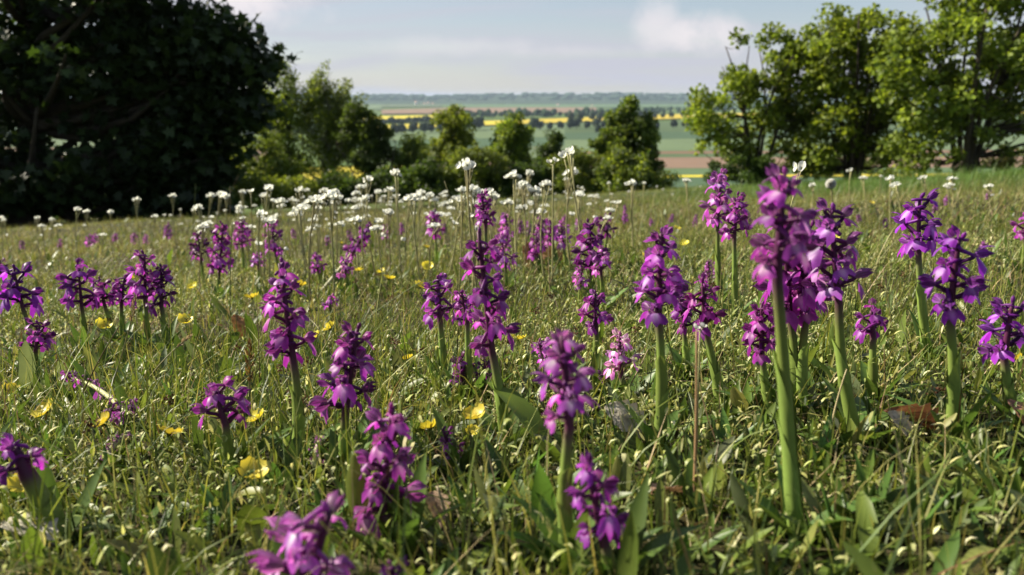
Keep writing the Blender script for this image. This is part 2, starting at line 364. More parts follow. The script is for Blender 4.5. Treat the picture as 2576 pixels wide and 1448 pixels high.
    for i, (x, y, s_, lab) in enumerate([(1047, 265, 7, 'white far village house with the steepest gable, apart from the row'), (1068, 264, 6, 'pale far village house at the start of the row'), (1078, 263, 7, 'wide pale far village house in the middle of the row'),
                        (1089, 264, 6, 'pale far village house at the end of the row near the dark trees'), (1404, 267, 6, 'lone whitish house far off above the woodland strip'), (1490, 268, 5, 'tiny whitish cottage far off beside the ridge')]):
        house(x, y, s_, .5 if i else 1.1, lab, (.35, .2, .15))
    house(575, 322, 46, .16, 'long white shed in the valley seen past the dark maple', (.6, .6, .62), (.8, .8, .8))
build_far()

# ------------------------------------------------------------------ trees
KITE = np.array([[0, 0, 0], [-.42, .45, .10], [0, 1.0, -.05], [.42, .45, .10]]); KITE_F = np.array([[0, 1, 2], [0, 2, 3]])
MAPLE = np.array([[0, 0, 0], [-.55, .1, .06], [-.25, .38, .03], [-.62, .62, .1], [-.2, .66, 0], [0, 1.05, -.08], [.2, .66, 0], [.62, .62, .1], [.25, .38, .03], [.55, .1, .06]])
MAPLE_F = np.array([[0, 1, 2], [2, 3, 4], [0, 2, 4], [4, 5, 6], [0, 4, 6], [6, 7, 8], [0, 6, 8], [0, 8, 9]])
def leaves(P, size, shape, shF, c, g, up=.35, hang=0.0):
    n = len(P); nor = g.normal(size=(n, 3)); nor[:, 2] = np.abs(nor[:, 2])*.7+up; nor /= np.linalg.norm(nor, axis=1)[:, None]
    d = g.normal(size=(n, 3)); d[:, 2] -= hang; d -= (d*nor).sum(1)[:, None]*nor; d /= np.linalg.norm(d, axis=1)[:, None]
    s = np.cross(d, nor); k = (size*g.uniform(.6, 1.3, n))[:, None, None]
    V = P[:, None]+k*(shape[None, :, :1]*s[:, None]+shape[None, :, 1:2]*d[:, None]+shape[None, :, 2:]*nor[:, None])
    m = len(shape); Ff = (shF[None]+np.arange(n)[:, None, None]*m).reshape(-1, 3)
    return V.reshape(-1, 3), Ff, np.repeat(c, m, 0)
def make_tree(name, label, base, H, lobes, n_clump, clump_r, leaf_n, leaf_s, cols, seed, stems=1, stem_r=.08, spread=.3, group=None, mat=None, shape=KITE, shF=KITE_F, bark=(.055, .045, .035), up=.35, cat='tree', fill=.35, hang=0., flat=.7, limb=.35, wexp=.8):
    """lobes: list of (cx, cy, cz, rx, ry, rz) relative to the base, the crown's main masses"""
    g = np.random.default_rng(seed); base = np.asarray(base, float)
    o = thing(name, base, label, cat, group)
    lob = np.array(lobes, float); vol = np.prod(lob[:, 3:], 1)**wexp; pr = vol/vol.sum()
    idx = g.choice(len(lob), n_clump, p=pr); u = g.normal(size=(n_clump, 3)); u /= np.linalg.norm(u, axis=1)[:, None]
    rr = np.where(g.random(n_clump) < fill, g.random(n_clump)**(1/2.), g.uniform(.78, 1.04, n_clump))
    C = lob[idx, :3]+u*lob[idx, 3:]*rr[:, None]
    C = C+g.normal(size=C.shape)*lob[idx, 3:]*.13; C = C[C[:, 2] > .15]; n_clump = len(C)
    B = Buf(); cs = np.array(cols, float)
    ctone = g.uniform(.72, 1.25, n_clump); cr = clump_r*g.uniform(.4, 1.45, n_clump)
    ci = g.choice(n_clump, leaf_n, p=cr**2/np.sum(cr**2)); off = g.normal(size=(leaf_n, 3)); off /= np.linalg.norm(off, axis=1)[:, None]
    off *= (g.random(leaf_n)**(1/2.2))[:, None]
    P = C[ci]+off*cr[ci][:, None]*np.array([1, 1, flat])
    P[:, 2] = np.maximum(P[:, 2], .02+g.random(leaf_n)*.15)
    c = cs[g.integers(len(cs), size=leaf_n)]*(ctone[ci]*g.uniform(.75, 1.25, leaf_n))[:, None]
    B.add(*leaves(P, leaf_s, shape, shF, c, g, up, hang))
    obj('crown', B.mesh(name+'_crown'), mat or M_TREE, o, kind='stuff')
    T = Buf(); tips = []
    bc = np.array(bark)
    for s in range(stems):
        a = s*2*math.pi/stems+g.uniform(-.5, .5); sp = spread*H*g.uniform(.5, 1.1) if stems > 1 else spread*H*.2
        b0 = np.array([math.cos(a), math.sin(a), 0])*(stem_r*1.6 if stems > 1 else 0)
        top = np.array([math.cos(a)*sp, math.sin(a)*sp, H*g.uniform(.68, .9)])
        pth = bez(b0-np.array([0, 0, .15]), (b0+top)/2-np.array([math.cos(a), math.sin(a), 0])*sp*.12+g.normal(0, .03*H, 3)*np.array([1, 1, 0]), top, 9)
        r = stem_r*np.linspace(1, .22, 9)*g.uniform(.75, 1.1); r[0] *= 1.35
        T.add(*tube(pth, r, 7), bc); tips.append((pth, r))
    nb = int(n_clump*limb)
    for k in g.permutation(n_clump)[:nb]:
        pth, r = tips[int(np.argmin([np.min(np.linalg.norm(p-C[k], axis=1)) for p, _ in tips]))]
        dz = np.linalg.norm(pth-C[k], axis=1)+np.where(pth[:, 2] > C[k][2]-.05*H, .25*H, 0); i = int(np.argmin(dz)); i = max(i, 1)
        q = bez(pth[i], (pth[i]*.5+C[k]*.5)+np.array([0, 0, -.03*H])+g.normal(0, .02*H, 3), C[k], 6)
        T.add(*tube(q, np.linspace(min(r[i]*.6, stem_r*.4), stem_r*.06, 6), 5), bc)
    obj('trunk', T.mesh(name+'_trunk', True), M_BARK, o)
    return o
def base_at(px, depth): 
    x = (px-W0/2)/F*depth; return np.array([x, depth, zt(x, depth)])
def lob_px(base, *boxes):
    """crown masses from outlines: (px left, px right, py top, py bottom, depth factor)"""
    out = []
    for l, r, t_, b, df in boxes:
        y = base[1]; c = at_y((l+r)/2, (t_+b)/2, y); rx = (r-l)/2/F*y; rz = (b-t_)/2/F*y
        out.append((*(c-base), rx, rx*df, rz))
    return out
FRESH = [(.18, .245, .032), (.225, .285, .042), (.13, .19, .028)]
OLIVE = [(.135, .18, .034), (.175, .22, .042), (.095, .14, .026)]
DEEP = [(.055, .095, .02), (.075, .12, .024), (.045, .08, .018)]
def build_trees():
    b = base_at(60, 17)
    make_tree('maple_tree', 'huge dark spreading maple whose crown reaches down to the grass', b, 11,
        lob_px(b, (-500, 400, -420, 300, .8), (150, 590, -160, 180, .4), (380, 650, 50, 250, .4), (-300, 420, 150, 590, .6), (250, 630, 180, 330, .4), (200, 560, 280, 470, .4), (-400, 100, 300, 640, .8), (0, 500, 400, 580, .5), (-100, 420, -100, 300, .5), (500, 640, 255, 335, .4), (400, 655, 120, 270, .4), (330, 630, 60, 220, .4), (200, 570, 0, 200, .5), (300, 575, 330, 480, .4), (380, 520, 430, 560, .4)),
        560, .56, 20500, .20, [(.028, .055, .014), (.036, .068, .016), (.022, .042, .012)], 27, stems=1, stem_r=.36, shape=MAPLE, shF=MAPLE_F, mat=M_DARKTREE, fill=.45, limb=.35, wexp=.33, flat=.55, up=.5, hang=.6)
    g = 'multi-stemmed trees standing in the tall grass'
    b = base_at(1895, 25)
    make_tree('hazel_tree', 'open multi-stemmed tree with sky gaps at the end of the right-hand row', b, 5.0,
        lob_px(b, (1850, 2010, 90, 240, .8), (1780, 1960, 190, 330, .8), (1710, 1850, 235, 330, .8), (1740, 1900, 300, 410, .8), (1960, 2090, 100, 300, .8), (1840, 2020, 290, 440, .8), (1960, 2080, 250, 330, .8)),
        140, .33, 9800, .145, FRESH, 31, stems=6, stem_r=.075, spread=.26, fill=.25, flat=.75, limb=.8)
    b = base_at(2140, 24)
    make_tree('hazel_tree', 'multi-stemmed tree in the middle of the right-hand row', b, 5.4,
        lob_px(b, (2030, 2160, 55, 220, .8), (2100, 2300, 30, 180, .8), (2020, 2200, 200, 380, .8), (2130, 2320, 230, 400, .8), (2000, 2130, 330, 440, .8), (2190, 2280, 100, 200, .8)),
        160, .36, 14500, .14, FRESH, 32, stems=7, stem_r=.085, spread=.24, fill=.3, flat=.75, limb=.8)
    b = base_at(2420, 22)
    make_tree('hazel_tree', 'densest and tallest multi-stemmed tree of the right-hand row', b, 6.2,
        lob_px(b, (2230, 2480, 40, 330, .8), (2330, 2640, -60, 260, .8), (2240, 2500, 200, 420, .8), (2450, 2800, 100, 400, .8), (2550, 2900, -40, 300, .8)),
        260, .42, 28000, .14, FRESH+OLIVE[:1], 33, stems=7, stem_r=.10, spread=.25, fill=.4, flat=.75, limb=.6)
    b = base_at(1815, 24)
    make_tree('bush', 'low dark round bush beside the open multi-stemmed tree', b, .9, lob_px(b, (1755, 1880, 385, 462, .9), (1830, 1960, 400, 460, .9)), 40, .2, 4200, .09, DEEP, 34, stems=4, stem_r=.02, cat='bush', fill=.7)
    b = base_at(2080, 27)
    make_tree('bush', 'low green undergrowth bush between the stems of the right-hand row', b, .9, lob_px(b, (1980, 2180, 375, 455, .9), (2160, 2330, 385, 450, .9)), 50, .22, 4200, .09, OLIVE, 35, stems=4, stem_r=.02, cat='bush', fill=.7)
    b = base_at(2520, 24)
    make_tree('bush', 'brownish low bush under the densest right-hand tree', b, .8, lob_px(b, (2440, 2660, 370, 440, .9)), 40, .22, 3000, .09, [(.12, .12, .04), (.09, .10, .03)], 36, stems=4, stem_r=.02, cat='bush', fill=.7)
    # the airy pair of birches and their neighbours
    b = base_at(722, 44)
    make_tree('birch_tree', 'tall airy tree with thin dark trunk and sparse crown next to the maple', b, 8.2,
        lob_px(b, (660, 765, 180, 320, .8), (655, 790, 250, 390, .8), (692, 740, 162, 240, .8), (640, 700, 250, 340, .8), (670, 780, 370, 480, .8)), 210, .40, 14500, .13, FRESH+OLIVE[:1], 41, stems=2, stem_r=.15, spread=.1, fill=.55, limb=.7, flat=1.1)
    b = base_at(818, 44)
    make_tree('birch_tree', 'tall airy birch with a pale trunk and drooping crown', b, 8.0,
        lob_px(b, (760, 885, 190, 320, .8), (745, 905, 255, 400, .8), (835, 930, 250, 390, .8), (790, 855, 170, 250, .8), (770, 900, 370, 470, .8)), 230, .42, 18000, .13, OLIVE+FRESH[1:2], 42, stems=1, stem_r=.17, spread=.3, fill=.55, limb=.7, flat=1.1, bark=(.35, .33, .30))
    b = base_at(935, 42)
    make_tree('birch_tree', 'shorter drooping tree leaning out from the pale-trunked birch', b, 5.2,
        lob_px(b, (860, 960, 270, 430, .8), (900, 985, 300, 440, .8), (940, 1000, 370, 470, .8)), 90, .40, 9000, .16, [(.06, .095, .02), (.08, .12, .026)], 43, stems=2, stem_r=.08, fill=.5)
    b = base_at(655, 38)
    make_tree('bush', 'bright yellow-green tall bush beside the maple skirt', b, 4, lob_px(b, (600, 720, 350, 500, .8), (560, 660, 400, 510, .8), (660, 760, 400, 500, .8)), 110, .40, 10000, .13, [(.15, .21, .035), (.12, .18, .03)], 44, stems=4, stem_r=.04, cat='bush', fill=.5)
    spec = [('young_tree', 1035, 44, [(995, 1078, 345, 470, .8)], OLIVE, 3600, 'smallest slim young tree between birch and round-topped tree'),
            ('young_tree', 1133, 42, [(1085, 1185, 285, 400, .8), (1080, 1195, 340, 490, .8), (1100, 1170, 275, 330, .8)], FRESH, 9000, 'upright young tree with broad rounded bright crown'),
            ('young_tree', 1290, 41, [(1235, 1342, 310, 400, .8), (1230, 1345, 345, 480, .8), (1250, 1320, 298, 350, .8)], FRESH+DEEP[:1], 9500, 'blocky young tree between the rounded and the conical one'),
            ('young_tree', 1388, 43, [(1355, 1428, 365, 480, .8), (1370, 1410, 332, 400, .8)], DEEP, 5200, 'small dark conical young tree'),
            ('young_tree', 1582, 38, [(1505, 1645, 300, 420, .8), (1530, 1640, 255, 370, .8), (1480, 1675, 350, 490, .8), (1555, 1622, 232, 310, .8), (1520, 1650, 290, 400, .8)], OLIVE+DEEP[:1], 17000, 'tallest young tree, broad-based, at the end of the hedge')]
    for i, (nm, px, dep, boxes, cols, ln, lab) in enumerate(spec):
        b = base_at(px, dep); top = min(q[2] for q in boxes); H = at_y(px, top, dep)[2]-b[2]
        make_tree(nm, lab, b, H, lob_px(b, *boxes), 125, .34, int(ln*1.5), .14, cols, 50+i, stems=2, stem_r=.08, spread=.08, fill=.6, group=None, flat=.9)
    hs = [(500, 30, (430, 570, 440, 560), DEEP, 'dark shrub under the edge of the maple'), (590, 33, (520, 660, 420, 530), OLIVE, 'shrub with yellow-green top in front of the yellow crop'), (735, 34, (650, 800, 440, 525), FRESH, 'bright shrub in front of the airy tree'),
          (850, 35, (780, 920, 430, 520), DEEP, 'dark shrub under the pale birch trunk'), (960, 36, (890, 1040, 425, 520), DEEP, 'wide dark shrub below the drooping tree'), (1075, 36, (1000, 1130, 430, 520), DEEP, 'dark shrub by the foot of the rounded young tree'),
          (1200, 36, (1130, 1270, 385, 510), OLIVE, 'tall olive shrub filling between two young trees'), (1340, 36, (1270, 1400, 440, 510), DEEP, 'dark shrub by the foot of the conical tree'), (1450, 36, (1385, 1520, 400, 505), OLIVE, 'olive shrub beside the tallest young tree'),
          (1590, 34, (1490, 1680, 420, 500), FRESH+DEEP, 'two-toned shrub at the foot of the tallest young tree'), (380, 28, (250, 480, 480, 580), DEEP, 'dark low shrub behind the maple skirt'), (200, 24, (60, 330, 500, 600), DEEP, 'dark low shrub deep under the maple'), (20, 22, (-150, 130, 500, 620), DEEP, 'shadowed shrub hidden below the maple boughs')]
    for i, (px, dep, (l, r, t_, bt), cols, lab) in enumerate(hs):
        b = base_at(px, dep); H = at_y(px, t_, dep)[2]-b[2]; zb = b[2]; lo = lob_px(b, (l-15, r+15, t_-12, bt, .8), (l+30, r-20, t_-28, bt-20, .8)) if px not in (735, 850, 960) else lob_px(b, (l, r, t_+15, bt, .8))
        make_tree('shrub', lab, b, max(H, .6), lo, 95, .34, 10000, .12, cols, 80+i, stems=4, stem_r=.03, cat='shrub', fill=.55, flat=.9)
build_trees()

# ------------------------------------------------------------------ turf: grass, herb leaves, pale bracts, straw
def vnoise(x, y, s, seed):
    g = np.random.default_rng(seed); o = np.zeros_like(x)
    for k in range(5):
        a = g.uniform(0, 6.28); f = s*g.uniform(.6, 1.7); o += np.sin(f*(x*math.cos(a)+y*math.sin(a))+g.uniform(0, 6.28))
    return o/2.2
def wedge(n, y0, y1, m=.45, power=1.0):
    y = y0+(y1-y0)*rng.random(n)**power; hw = .70*y+m
    x = rng.uniform(-1, 1, n)*hw
    # even density over the area
    k = rng.random(n) < (hw/(.70*y1+m))
    return x[k], y[k]
def pal(n, cols, wts, var=.25):
    c = np.array(cols)[rng.choice(len(cols), n, p=np.array(wts)/np.sum(wts))]
    return c*rng.uniform(1-var, 1+var, (n, 1))*rng.uniform(.93, 1.07, (n, 3))
def pos(x, y, dz=-.002): return np.stack([x, y, zt(x, y)+dz], 1)
PG = [(.135, .17, .028), (.09, .13, .022), (.21, .225, .05), (.045, .075, .014), (.30, .275, .09)]
PH = [(.105, .155, .026), (.07, .115, .022), (.16, .20, .04), (.12, .15, .07), (.22, .235, .07)]
PC = [(.50, .49, .22), (.40, .42, .15), (.60, .56, .32), (.30, .33, .10)]
PD = [(.36, .28, .14), (.46, .38, .22), (.24, .16, .08), (.15, .09, .05)]
def build_turf():
    zones = [  # y0, y1, counts over the bounding box: grass, herb, pale, straw ; size factor, segments
        (.16, 1.05, 56000, 26000, 31000, 3600, 1.0, 4),
        (1.05, 2.6, 70000, 22000, 48000, 8000, 1.3, 3),
        (2.6, 6.5, 72000, 20000, 36000, 12000, 2.2, 2),
        (6.5, 14, 56000, 9000, 10000, 10000, 3.6, 2),
        (14, 31, 60000, 4000, 5000, 7000, 7.5, 1)]
    G, Hb, Pl, St = Buf(), Buf(), Buf(), Buf()
    for (y0, y1, ng, nh, npal, ns, k, K) in zones:
        far = y0 > 6
        x, y = wedge(ng, y0, y1); n = len(x); patch = vnoise(x, y, 4.5, 1)
        L = rng.gamma(4, .0062, n)*(1+.25*patch)*(1.6 if k > 3 else 1.25 if k > 1.5 else 1.0); L = np.where(rng.random(n) < .07, L*rng.uniform(1.6, 2.6, n), L); L = np.clip(L, .008, .12)
        tall = (x > .15*y) & (y > 5); lush = np.clip((x-.12*y)/(.2*y), 0, 1)*np.clip((y-3.5)/5, 0, 1)
        L *= (1+1.5*lush)
        c = pal(n, PG, [3, 3, 2.2, 2, 1.6]); dry = np.clip(vnoise(x, y, 1.3, 4)*.5+.35, 0, 1)*(1-lush)*np.clip((y-.9)/3, 0, 1)
        c = c*(1-.6*dry[:, None])+.6*dry[:, None]*np.array([.33, .295, .12]); c = c*(1-lush[:, None]*.8)+lush[:, None]*.8*np.array([.095, .185, .034])*rng.uniform(.75, 1.3, (n, 1))
        W_ = rng.uniform(.0008, .0018, n)*k
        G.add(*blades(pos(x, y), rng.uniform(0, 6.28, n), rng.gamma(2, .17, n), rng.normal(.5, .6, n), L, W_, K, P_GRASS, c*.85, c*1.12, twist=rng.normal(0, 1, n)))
        x, y = wedge(nh, y0, y1); n = len(x); patch = vnoise(x, y, 6, 7); keep = rng.random(n) < np.clip(.55+.4*patch, .12, 1); x, y = x[keep], y[keep]; n = len(x)
        L = rng.gamma(5, .0042, n)*(1 if k < 1.5 else 1.25); c = pal(n, PH, [3, 3, 2, 1.5, 1])
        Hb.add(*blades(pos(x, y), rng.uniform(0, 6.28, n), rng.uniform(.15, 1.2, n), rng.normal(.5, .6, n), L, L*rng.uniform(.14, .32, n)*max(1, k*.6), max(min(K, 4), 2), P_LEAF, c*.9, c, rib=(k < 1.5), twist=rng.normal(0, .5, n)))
        x, y = wedge(npal, y0, y1); n = len(x); patch = vnoise(x, y, 5, 9); keep = rng.random(n) < np.clip(.5+.5*patch, .08, 1); x, y = x[keep], y[keep]; n = len(x)
        L = rng.uniform(.003, .0095, n)*(1+.35*(k-1)); c = pal(n, PC, [3, 3, 1.6, 2.4])
        p = pos(x, y); p[:, 2] += rng.gamma(3, .0055, n)
        Pl.add(*blades(p, rng.uniform(0, 6.28, n), rng.uniform(-.2, 1.6, n), rng.normal(1.6, 1.1, n), L, L*rng.uniform(.18, .36, n), max(min(K, 3), 2), P_LEAF, c, c*1.05))
        x, y = wedge(ns, y0, y1); n = len(x)
        L = rng.gamma(4, .0095, n)*(1.4 if k > 1.5 else 1); c = pal(n, PD, [3, 3, 2, 1.6]); c *= .9
        St.add(*blades(pos(x, y, .001), rng.uniform(0, 6.28, n), rng.uniform(.2, 1.5, n), rng.normal(.15, .4, n), L, rng.uniform(.0007, .0015, n)*k, min(K, 4), P_GRASS, c, c))
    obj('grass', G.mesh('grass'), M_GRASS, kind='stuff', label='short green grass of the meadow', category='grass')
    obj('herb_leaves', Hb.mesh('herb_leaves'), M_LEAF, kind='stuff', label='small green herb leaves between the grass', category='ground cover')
    obj('pale_herbs', Pl.mesh('pale_herbs'), M_LEAF, kind='stuff', label='tiny cream-green curled bracts scattered through the turf', category='ground cover')
    obj('straw', St.mesh('straw'), M_DEAD, kind='stuff', label='dry straw and dead blades lying in the turf', category='straw')
build_turf()

# ------------------------------------------------------------------ orchids
mm = .001
def sepal(g, phi0, half, Rm, off, flare):
    nt_, ns_ = 7, 7; t = np.linspace(0, 1, nt_)[:, None]; s = np.linspace(-1, 1, ns_)[None]
    Rr = (Rm+off)*(np.sin(math.pi*(.16+.66*t))**.8)*(1+flare*np.abs(s)**2*(.3+t))*(1+.06*np.sin(9*s+5*t+g.uniform(0, 6)))
    hw = half*np.sin(math.pi*np.clip(.20+.77*t, 0, 1))**.7*g.uniform(.85, 1.1)
    ph = phi0+s*hw+.12*g.normal()*t; L = g.uniform(8.6, 10.8); y = 9+L*t+off-2.6*np.abs(s)**1.5*t**2; z0 = 4.9+3.0*t-2.2*t*t+g.normal(0, .5)*t
    V = np.stack([Rr*np.sin(ph)+0*y, y+0*ph, z0+Rr*np.cos(ph)*.9], -1).reshape(-1, 3)
    vein = .5+.5*np.cos(s*9.4)+0*t; edge = np.clip(np.abs(s)*1.6-.6, 0, 1)+0*t
    c = np.array([.20, .026, .215])*(.42+.75*vein[..., None])+edge[..., None]*np.array([.15, .045, .16])
    c = c*(1-.25*(1-t[..., None]))+(1-t[..., None])**2*np.array([.06, .06, .03])
    return V, grid_faces(nt_, ns_), c.reshape(-1, 3)
def floret_meshes(seed):
    g = np.random.default_rng(seed); B = Buf()
    dk = np.array([.10, .016, .085])
    v, f = tube([(0, 0, 0), (0, 4, 1.3+g.uniform(0, 1)), (0, 7.5, 2.9), (0, 10, 4.2)], [.9, 1.15, 1.2, .8], 6); B.add(v, f, dk)
    v, f = tube([(0, 9.5, 4.2), (0, 6.0, 6.4), (0, 2.2, 7.4+g.uniform(0, 2)), (0, -1.2, 8.2+g.uniform(-1, 2.5))], [.9, 1.15, 1.3, 1.0], 6); B.add(v, f, np.array([.20, .03, .21]))
    fl = g.uniform(.15, .7)
    sp_ = g.uniform(72, 100); B.add(*sepal(g, 0, R(44), 3.0, .35, fl*.4)); B.add(*sepal(g, R(sp_), R(46), 3.2, 0, fl)); B.add(*sepal(g, R(-sp_), R(46), 3.2, 0, fl))
    bract = np.array([[0, 0, 0], [-1.5, 3, -.6], [0, 9, 1.2], [1.5, 3, -.6]]); B.add(bract, np.array([[0, 1, 2], [0, 2, 3]]), np.array([.16, .06, .12]))
    # lip: broad, three-lobed, sides folded down and back
    ns_, nt_ = 13, 7; s = np.linspace(-1, 1, ns_)[None]; t = np.linspace(0, 1, nt_)[:, None]
    fold = g.uniform(1.2, 4.6); droop = g.uniform(.7, 1.2); wd = g.uniform(7.0, 8.8)
    lob = .84+.16*np.cos(3*math.pi*s)*np.where(np.abs(s) < .34, .8, 1)+.035*np.sin(11*s+g.uniform(0, 6))
    tt = t*lob
    x = wd*s*(.30+.70*tt**.55); y = 10.2+5.4*np.sin(droop*tt*1.1)-fold*np.abs(s)**1.6*tt; z = 3.4-8.6*droop*tt**1.4-1.6*np.abs(s)**1.5*tt+1.1*np.sin(6*s+g.uniform(0, 6))*tt
    V = np.stack([x, y+0*x, z+0*x], -1).reshape(-1, 3)
    pale = np.exp(-(s/.30)**2)*np.clip(1-tt*1.15, 0, 1)*1.5; spots = (np.sin(17*s)*np.sin(23*tt+1) > .35)*pale
    base = np.array([.35, .042, .385])*(1+.22*np.sin(5*s+4*tt)[..., None])
    c = base*(1-np.clip(pale, 0, .8)[..., None])+np.clip(pale, 0, .8)[..., None]*np.array([.62, .38, .62]); c = c*(1-.55*spots[..., None])
    Lb = Buf().add(V, grid_faces(nt_, ns_), c.reshape(-1, 3))
    J = Buf(); 
    for q in (B, Lb):
        for a_, b_, c_ in zip([np.concatenate(q.V)], [q.F], [np.concatenate(q.C)]): J.add(a_, b_, c_)
    for q in (B, Lb, J): q.V = [v*mm for v in q.V]
    return B, Lb, J
def bud_mesh(seed):
    g = np.random.default_rng(seed); B = Buf()
    v, f = tube([(0, 0, 0), (0, 2.5, 2.2), (0, 4.2, 4.4)], [.9, 1.0, 1.1], 6); B.add(v*mm, f, np.array([.11, .02, .09]))
    v, f = tube([(0, 3.9, 3.8), (0, 5.0, 5.6), (0, 6.0, 8.0), (0, 6.6, 10.2)], [.8, 1.75, 1.9, .5], 8); B.add(v*mm, f, np.array([.20, .028, .20])*g.uniform(.7, 1.1))
    return B
FL = [floret_meshes(100+i) for i in range(8)]
FL_BODY = [a.mesh('floret', True) for a, _, _ in FL]; FL_LIP = [b.mesh('lip', True) for _, b, _ in FL]; FL_ALL = [c.mesh('floret_whole', True) for _, _, c in FL]
BUDB = [bud_mesh(200+i) for i in range(3)]; BUDS = [b.mesh('bud', True) for b in BUDB]
for m_ in FL_BODY+FL_LIP+FL_ALL+BUDS: m_.materials.append(M_PETAL)
from mathutils import Matrix
HEIGHTS = []
GRP_FAR = 'far purple orchids dotted through the meadow'
def orchid(bp, sp, tp, wpx, label, tint=(1, 1, 1), dens=1.0, group=None, seed=None, gap=0, leaves_n=5, one=0.0, stemc=None, thick=1.0):
    """bp, sp, tp: picture positions of the stem base, the lowest floret and the tip; wpx: width of the spike"""
    g = np.random.default_rng(seed if seed is not None else int(bp[0]*7+bp[1]))
    b = gnd(*bp); s_ = at_y(sp[0], sp[1], b[1]); t_ = at_y(tp[0], tp[1], b[1])
    wid = wpx/F*b[1]; sc = wid/2/.0150
    rel = [np.zeros(3), s_-b, t_-b]; dy = g.uniform(-.06, .06)*np.linalg.norm(rel[2]); rel[1][1] += dy*.5; rel[2][1] += dy
    H = np.linalg.norm(rel[2]); HEIGHTS.append((label[:30], round(b[1], 2), round(H, 3), round(sc, 2)))
    o = thing('orchid', b, label, 'orchid', group)
    f1 = np.linalg.norm(rel[1])/(np.linalg.norm(rel[1])+np.linalg.norm(rel[2]-rel[1]))
    n = 14; u = np.linspace(0, 1, n); c = rel[1]
    lowp = bez(rel[0], rel[1]*.5+g.normal(0, .012*H, 3)*np.array([1, 1, 0]), rel[1], 10); hip = bez(rel[1], (rel[1]+rel[2])/2+(rel[1]-rel[0])*.015*(1 if f1 < .9 else 0), rel[2], 8)
    path = np.concatenate([lowp, hip[1:]]); arc = np.concatenate([[0], np.cumsum(np.linalg.norm(np.diff(path, axis=0), axis=1))]); arc /= arc[-1]
    small = wpx < 42; tiny = wpx < 24
    r0 = np.clip(.0030*sc**.5, .0015, .0031)*thick
    gr = np.array(stemc or (.19, .26, .055)); pu = np.array([.085, .018, .06])
    k = np.clip((arc-(f1-.13))/.14, 0, 1)[:, None]
    full = np.concatenate([path[:1]-np.array([0, 0, .006]), path]); rad = r0*np.interp(np.concatenate([[0], arc]), [0, .25, f1, 1], [1.25, 1.1, .85, .40])
    v, f = tube(full, rad, 6 if small else 9)
    cc = np.concatenate([gr[None], gr*(1-k)+pu*k]); cc = np.repeat(cc, 6 if small else 9, 0); cc = np.concatenate([cc, pu[None]])
    obj('stem', mesh('stem', v, f, cc, True), M_STEM, o)
    # clasping sheath leaves
    if not small:
        for q, (a0, a1) in enumerate([(0, .34*f1+.1), (.28*f1, .62*f1+.08)]):
            tt = np.linspace(a0, a1, 8); ctr = np.stack([np.interp(tt, arc, path[:, i]) for i in range(3)], 1)
            ph0 = g.uniform(0, 6.28); ns_ = 8; e = np.linspace(0, 1, 8)
            half = np.interp(e, [0, .55, .85, 1], [3.0, 2.6, 1.4, .12]); rr = r0*np.interp(e, [0, .35, .8, 1], [1.15, 1.35, 1.2, 1.7])*(1.06 if q else 1.15)
            ang = ph0+np.linspace(-1, 1, ns_)[None]*half[:, None]
            V = ctr[:, None]+np.stack([np.cos(ang)*rr[:, None], np.sin(ang)*rr[:, None], 0*ang], -1)
            cs = gr*g.uniform(.9, 1.15); obj('sheath', mesh('sheath', V.reshape(-1, 3), grid_faces(8, ns_), np.tile(cs, (64, 1))*np.repeat(np.linspace(.92, 1.1, 8), ns_)[:, None], True), M_SHEATH, o)
        for q in range(leaves_n):
            L = g.uniform(.028, .055); a = q*2*math.pi/leaves_n+g.uniform(-.5, .5); cl = np.array([.085, .15, .03])*g.uniform(.8, 1.25)
            V, Fq, C = blades(np.array([[math.cos(a)*r0, math.sin(a)*r0, .001]]), np.array([a]), np.array([g.uniform(.25, .9)]), np.array([g.uniform(.1, 1.0)]), np.array([L]), np.array([g.uniform(.009, .014)]), 7, P_LANCE, cl[None], cl[None]*1.05, rib=True)
            obj('leaf', mesh('orchid_leaf', V, Fq, C, True), M_LEAF, o)
    # florets round the spike
    slen = (1-f1)*arc_len(path); nf = int(np.clip(round(slen/(.0038*sc)*dens), 5, 26))
    tint4 = (*tint, 1); TB = Buf() if tiny else None
    for i in range(nf):
        e = (i+.25)/nf
        if gap and .30 < e < .30+gap: continue
        q = f1+(1-f1)*e*.985; p = np.array([np.interp(q, arc, path[:, j]) for j in range(3)])
        ph = i*2.40+g.normal(0, .3)
        if one: ph = ph if g.random() > one else g.uniform(-2.4, -.7)
        # upper flowers smaller and more upright
        szf = np.interp(e, [0, .15, .6, 1], [.95, 1.06, .95, .62])*g.uniform(.86, 1.14)*sc
        pitch = np.interp(e, [0, .5, 1], [R(-6), R(10), R(40)])+g.normal(0, R(10))
        M = Matrix.Translation(p) @ Matrix.Rotation(ph, 4, 'Z') @ Matrix.Rotation(pitch, 4, 'X') @ Matrix.Rotation(g.normal(0, R(12)), 4, 'Y') @ Matrix.Scale(szf, 4)
        bud = e > .88
        tv = tuple(np.array(tint)*g.uniform(.68, 1.3)*np.array([g.uniform(.92, 1.1), 1, g.uniform(.94, 1.08)]))+(1,)
        k_ = int(g.integers(8))
        if tiny:
            src = BUDB[k_ % 3] if bud else FL[k_][2]; VV = np.concatenate(src.V); A = np.array(M); VV = VV@A[:3, :3].T+A[:3, 3]
            TB.add(VV, src.F, np.concatenate(src.C)); continue
        if bud:
            fo = obj('bud', BUDS[k_ % 3], None, o)
        elif small: fo = obj('floret', FL_ALL[k_], None, o)
        else:
            fo = obj('floret', FL_BODY[k_], None, o); lp = obj('lip', FL_LIP[k_], None, fo); lp.color = tv
            if g.random() < .3: lp.rotation_euler = (g.normal(0, .15), g.normal(0, .15), g.normal(0, .12))
        fo.matrix_local = M; fo.color = tv
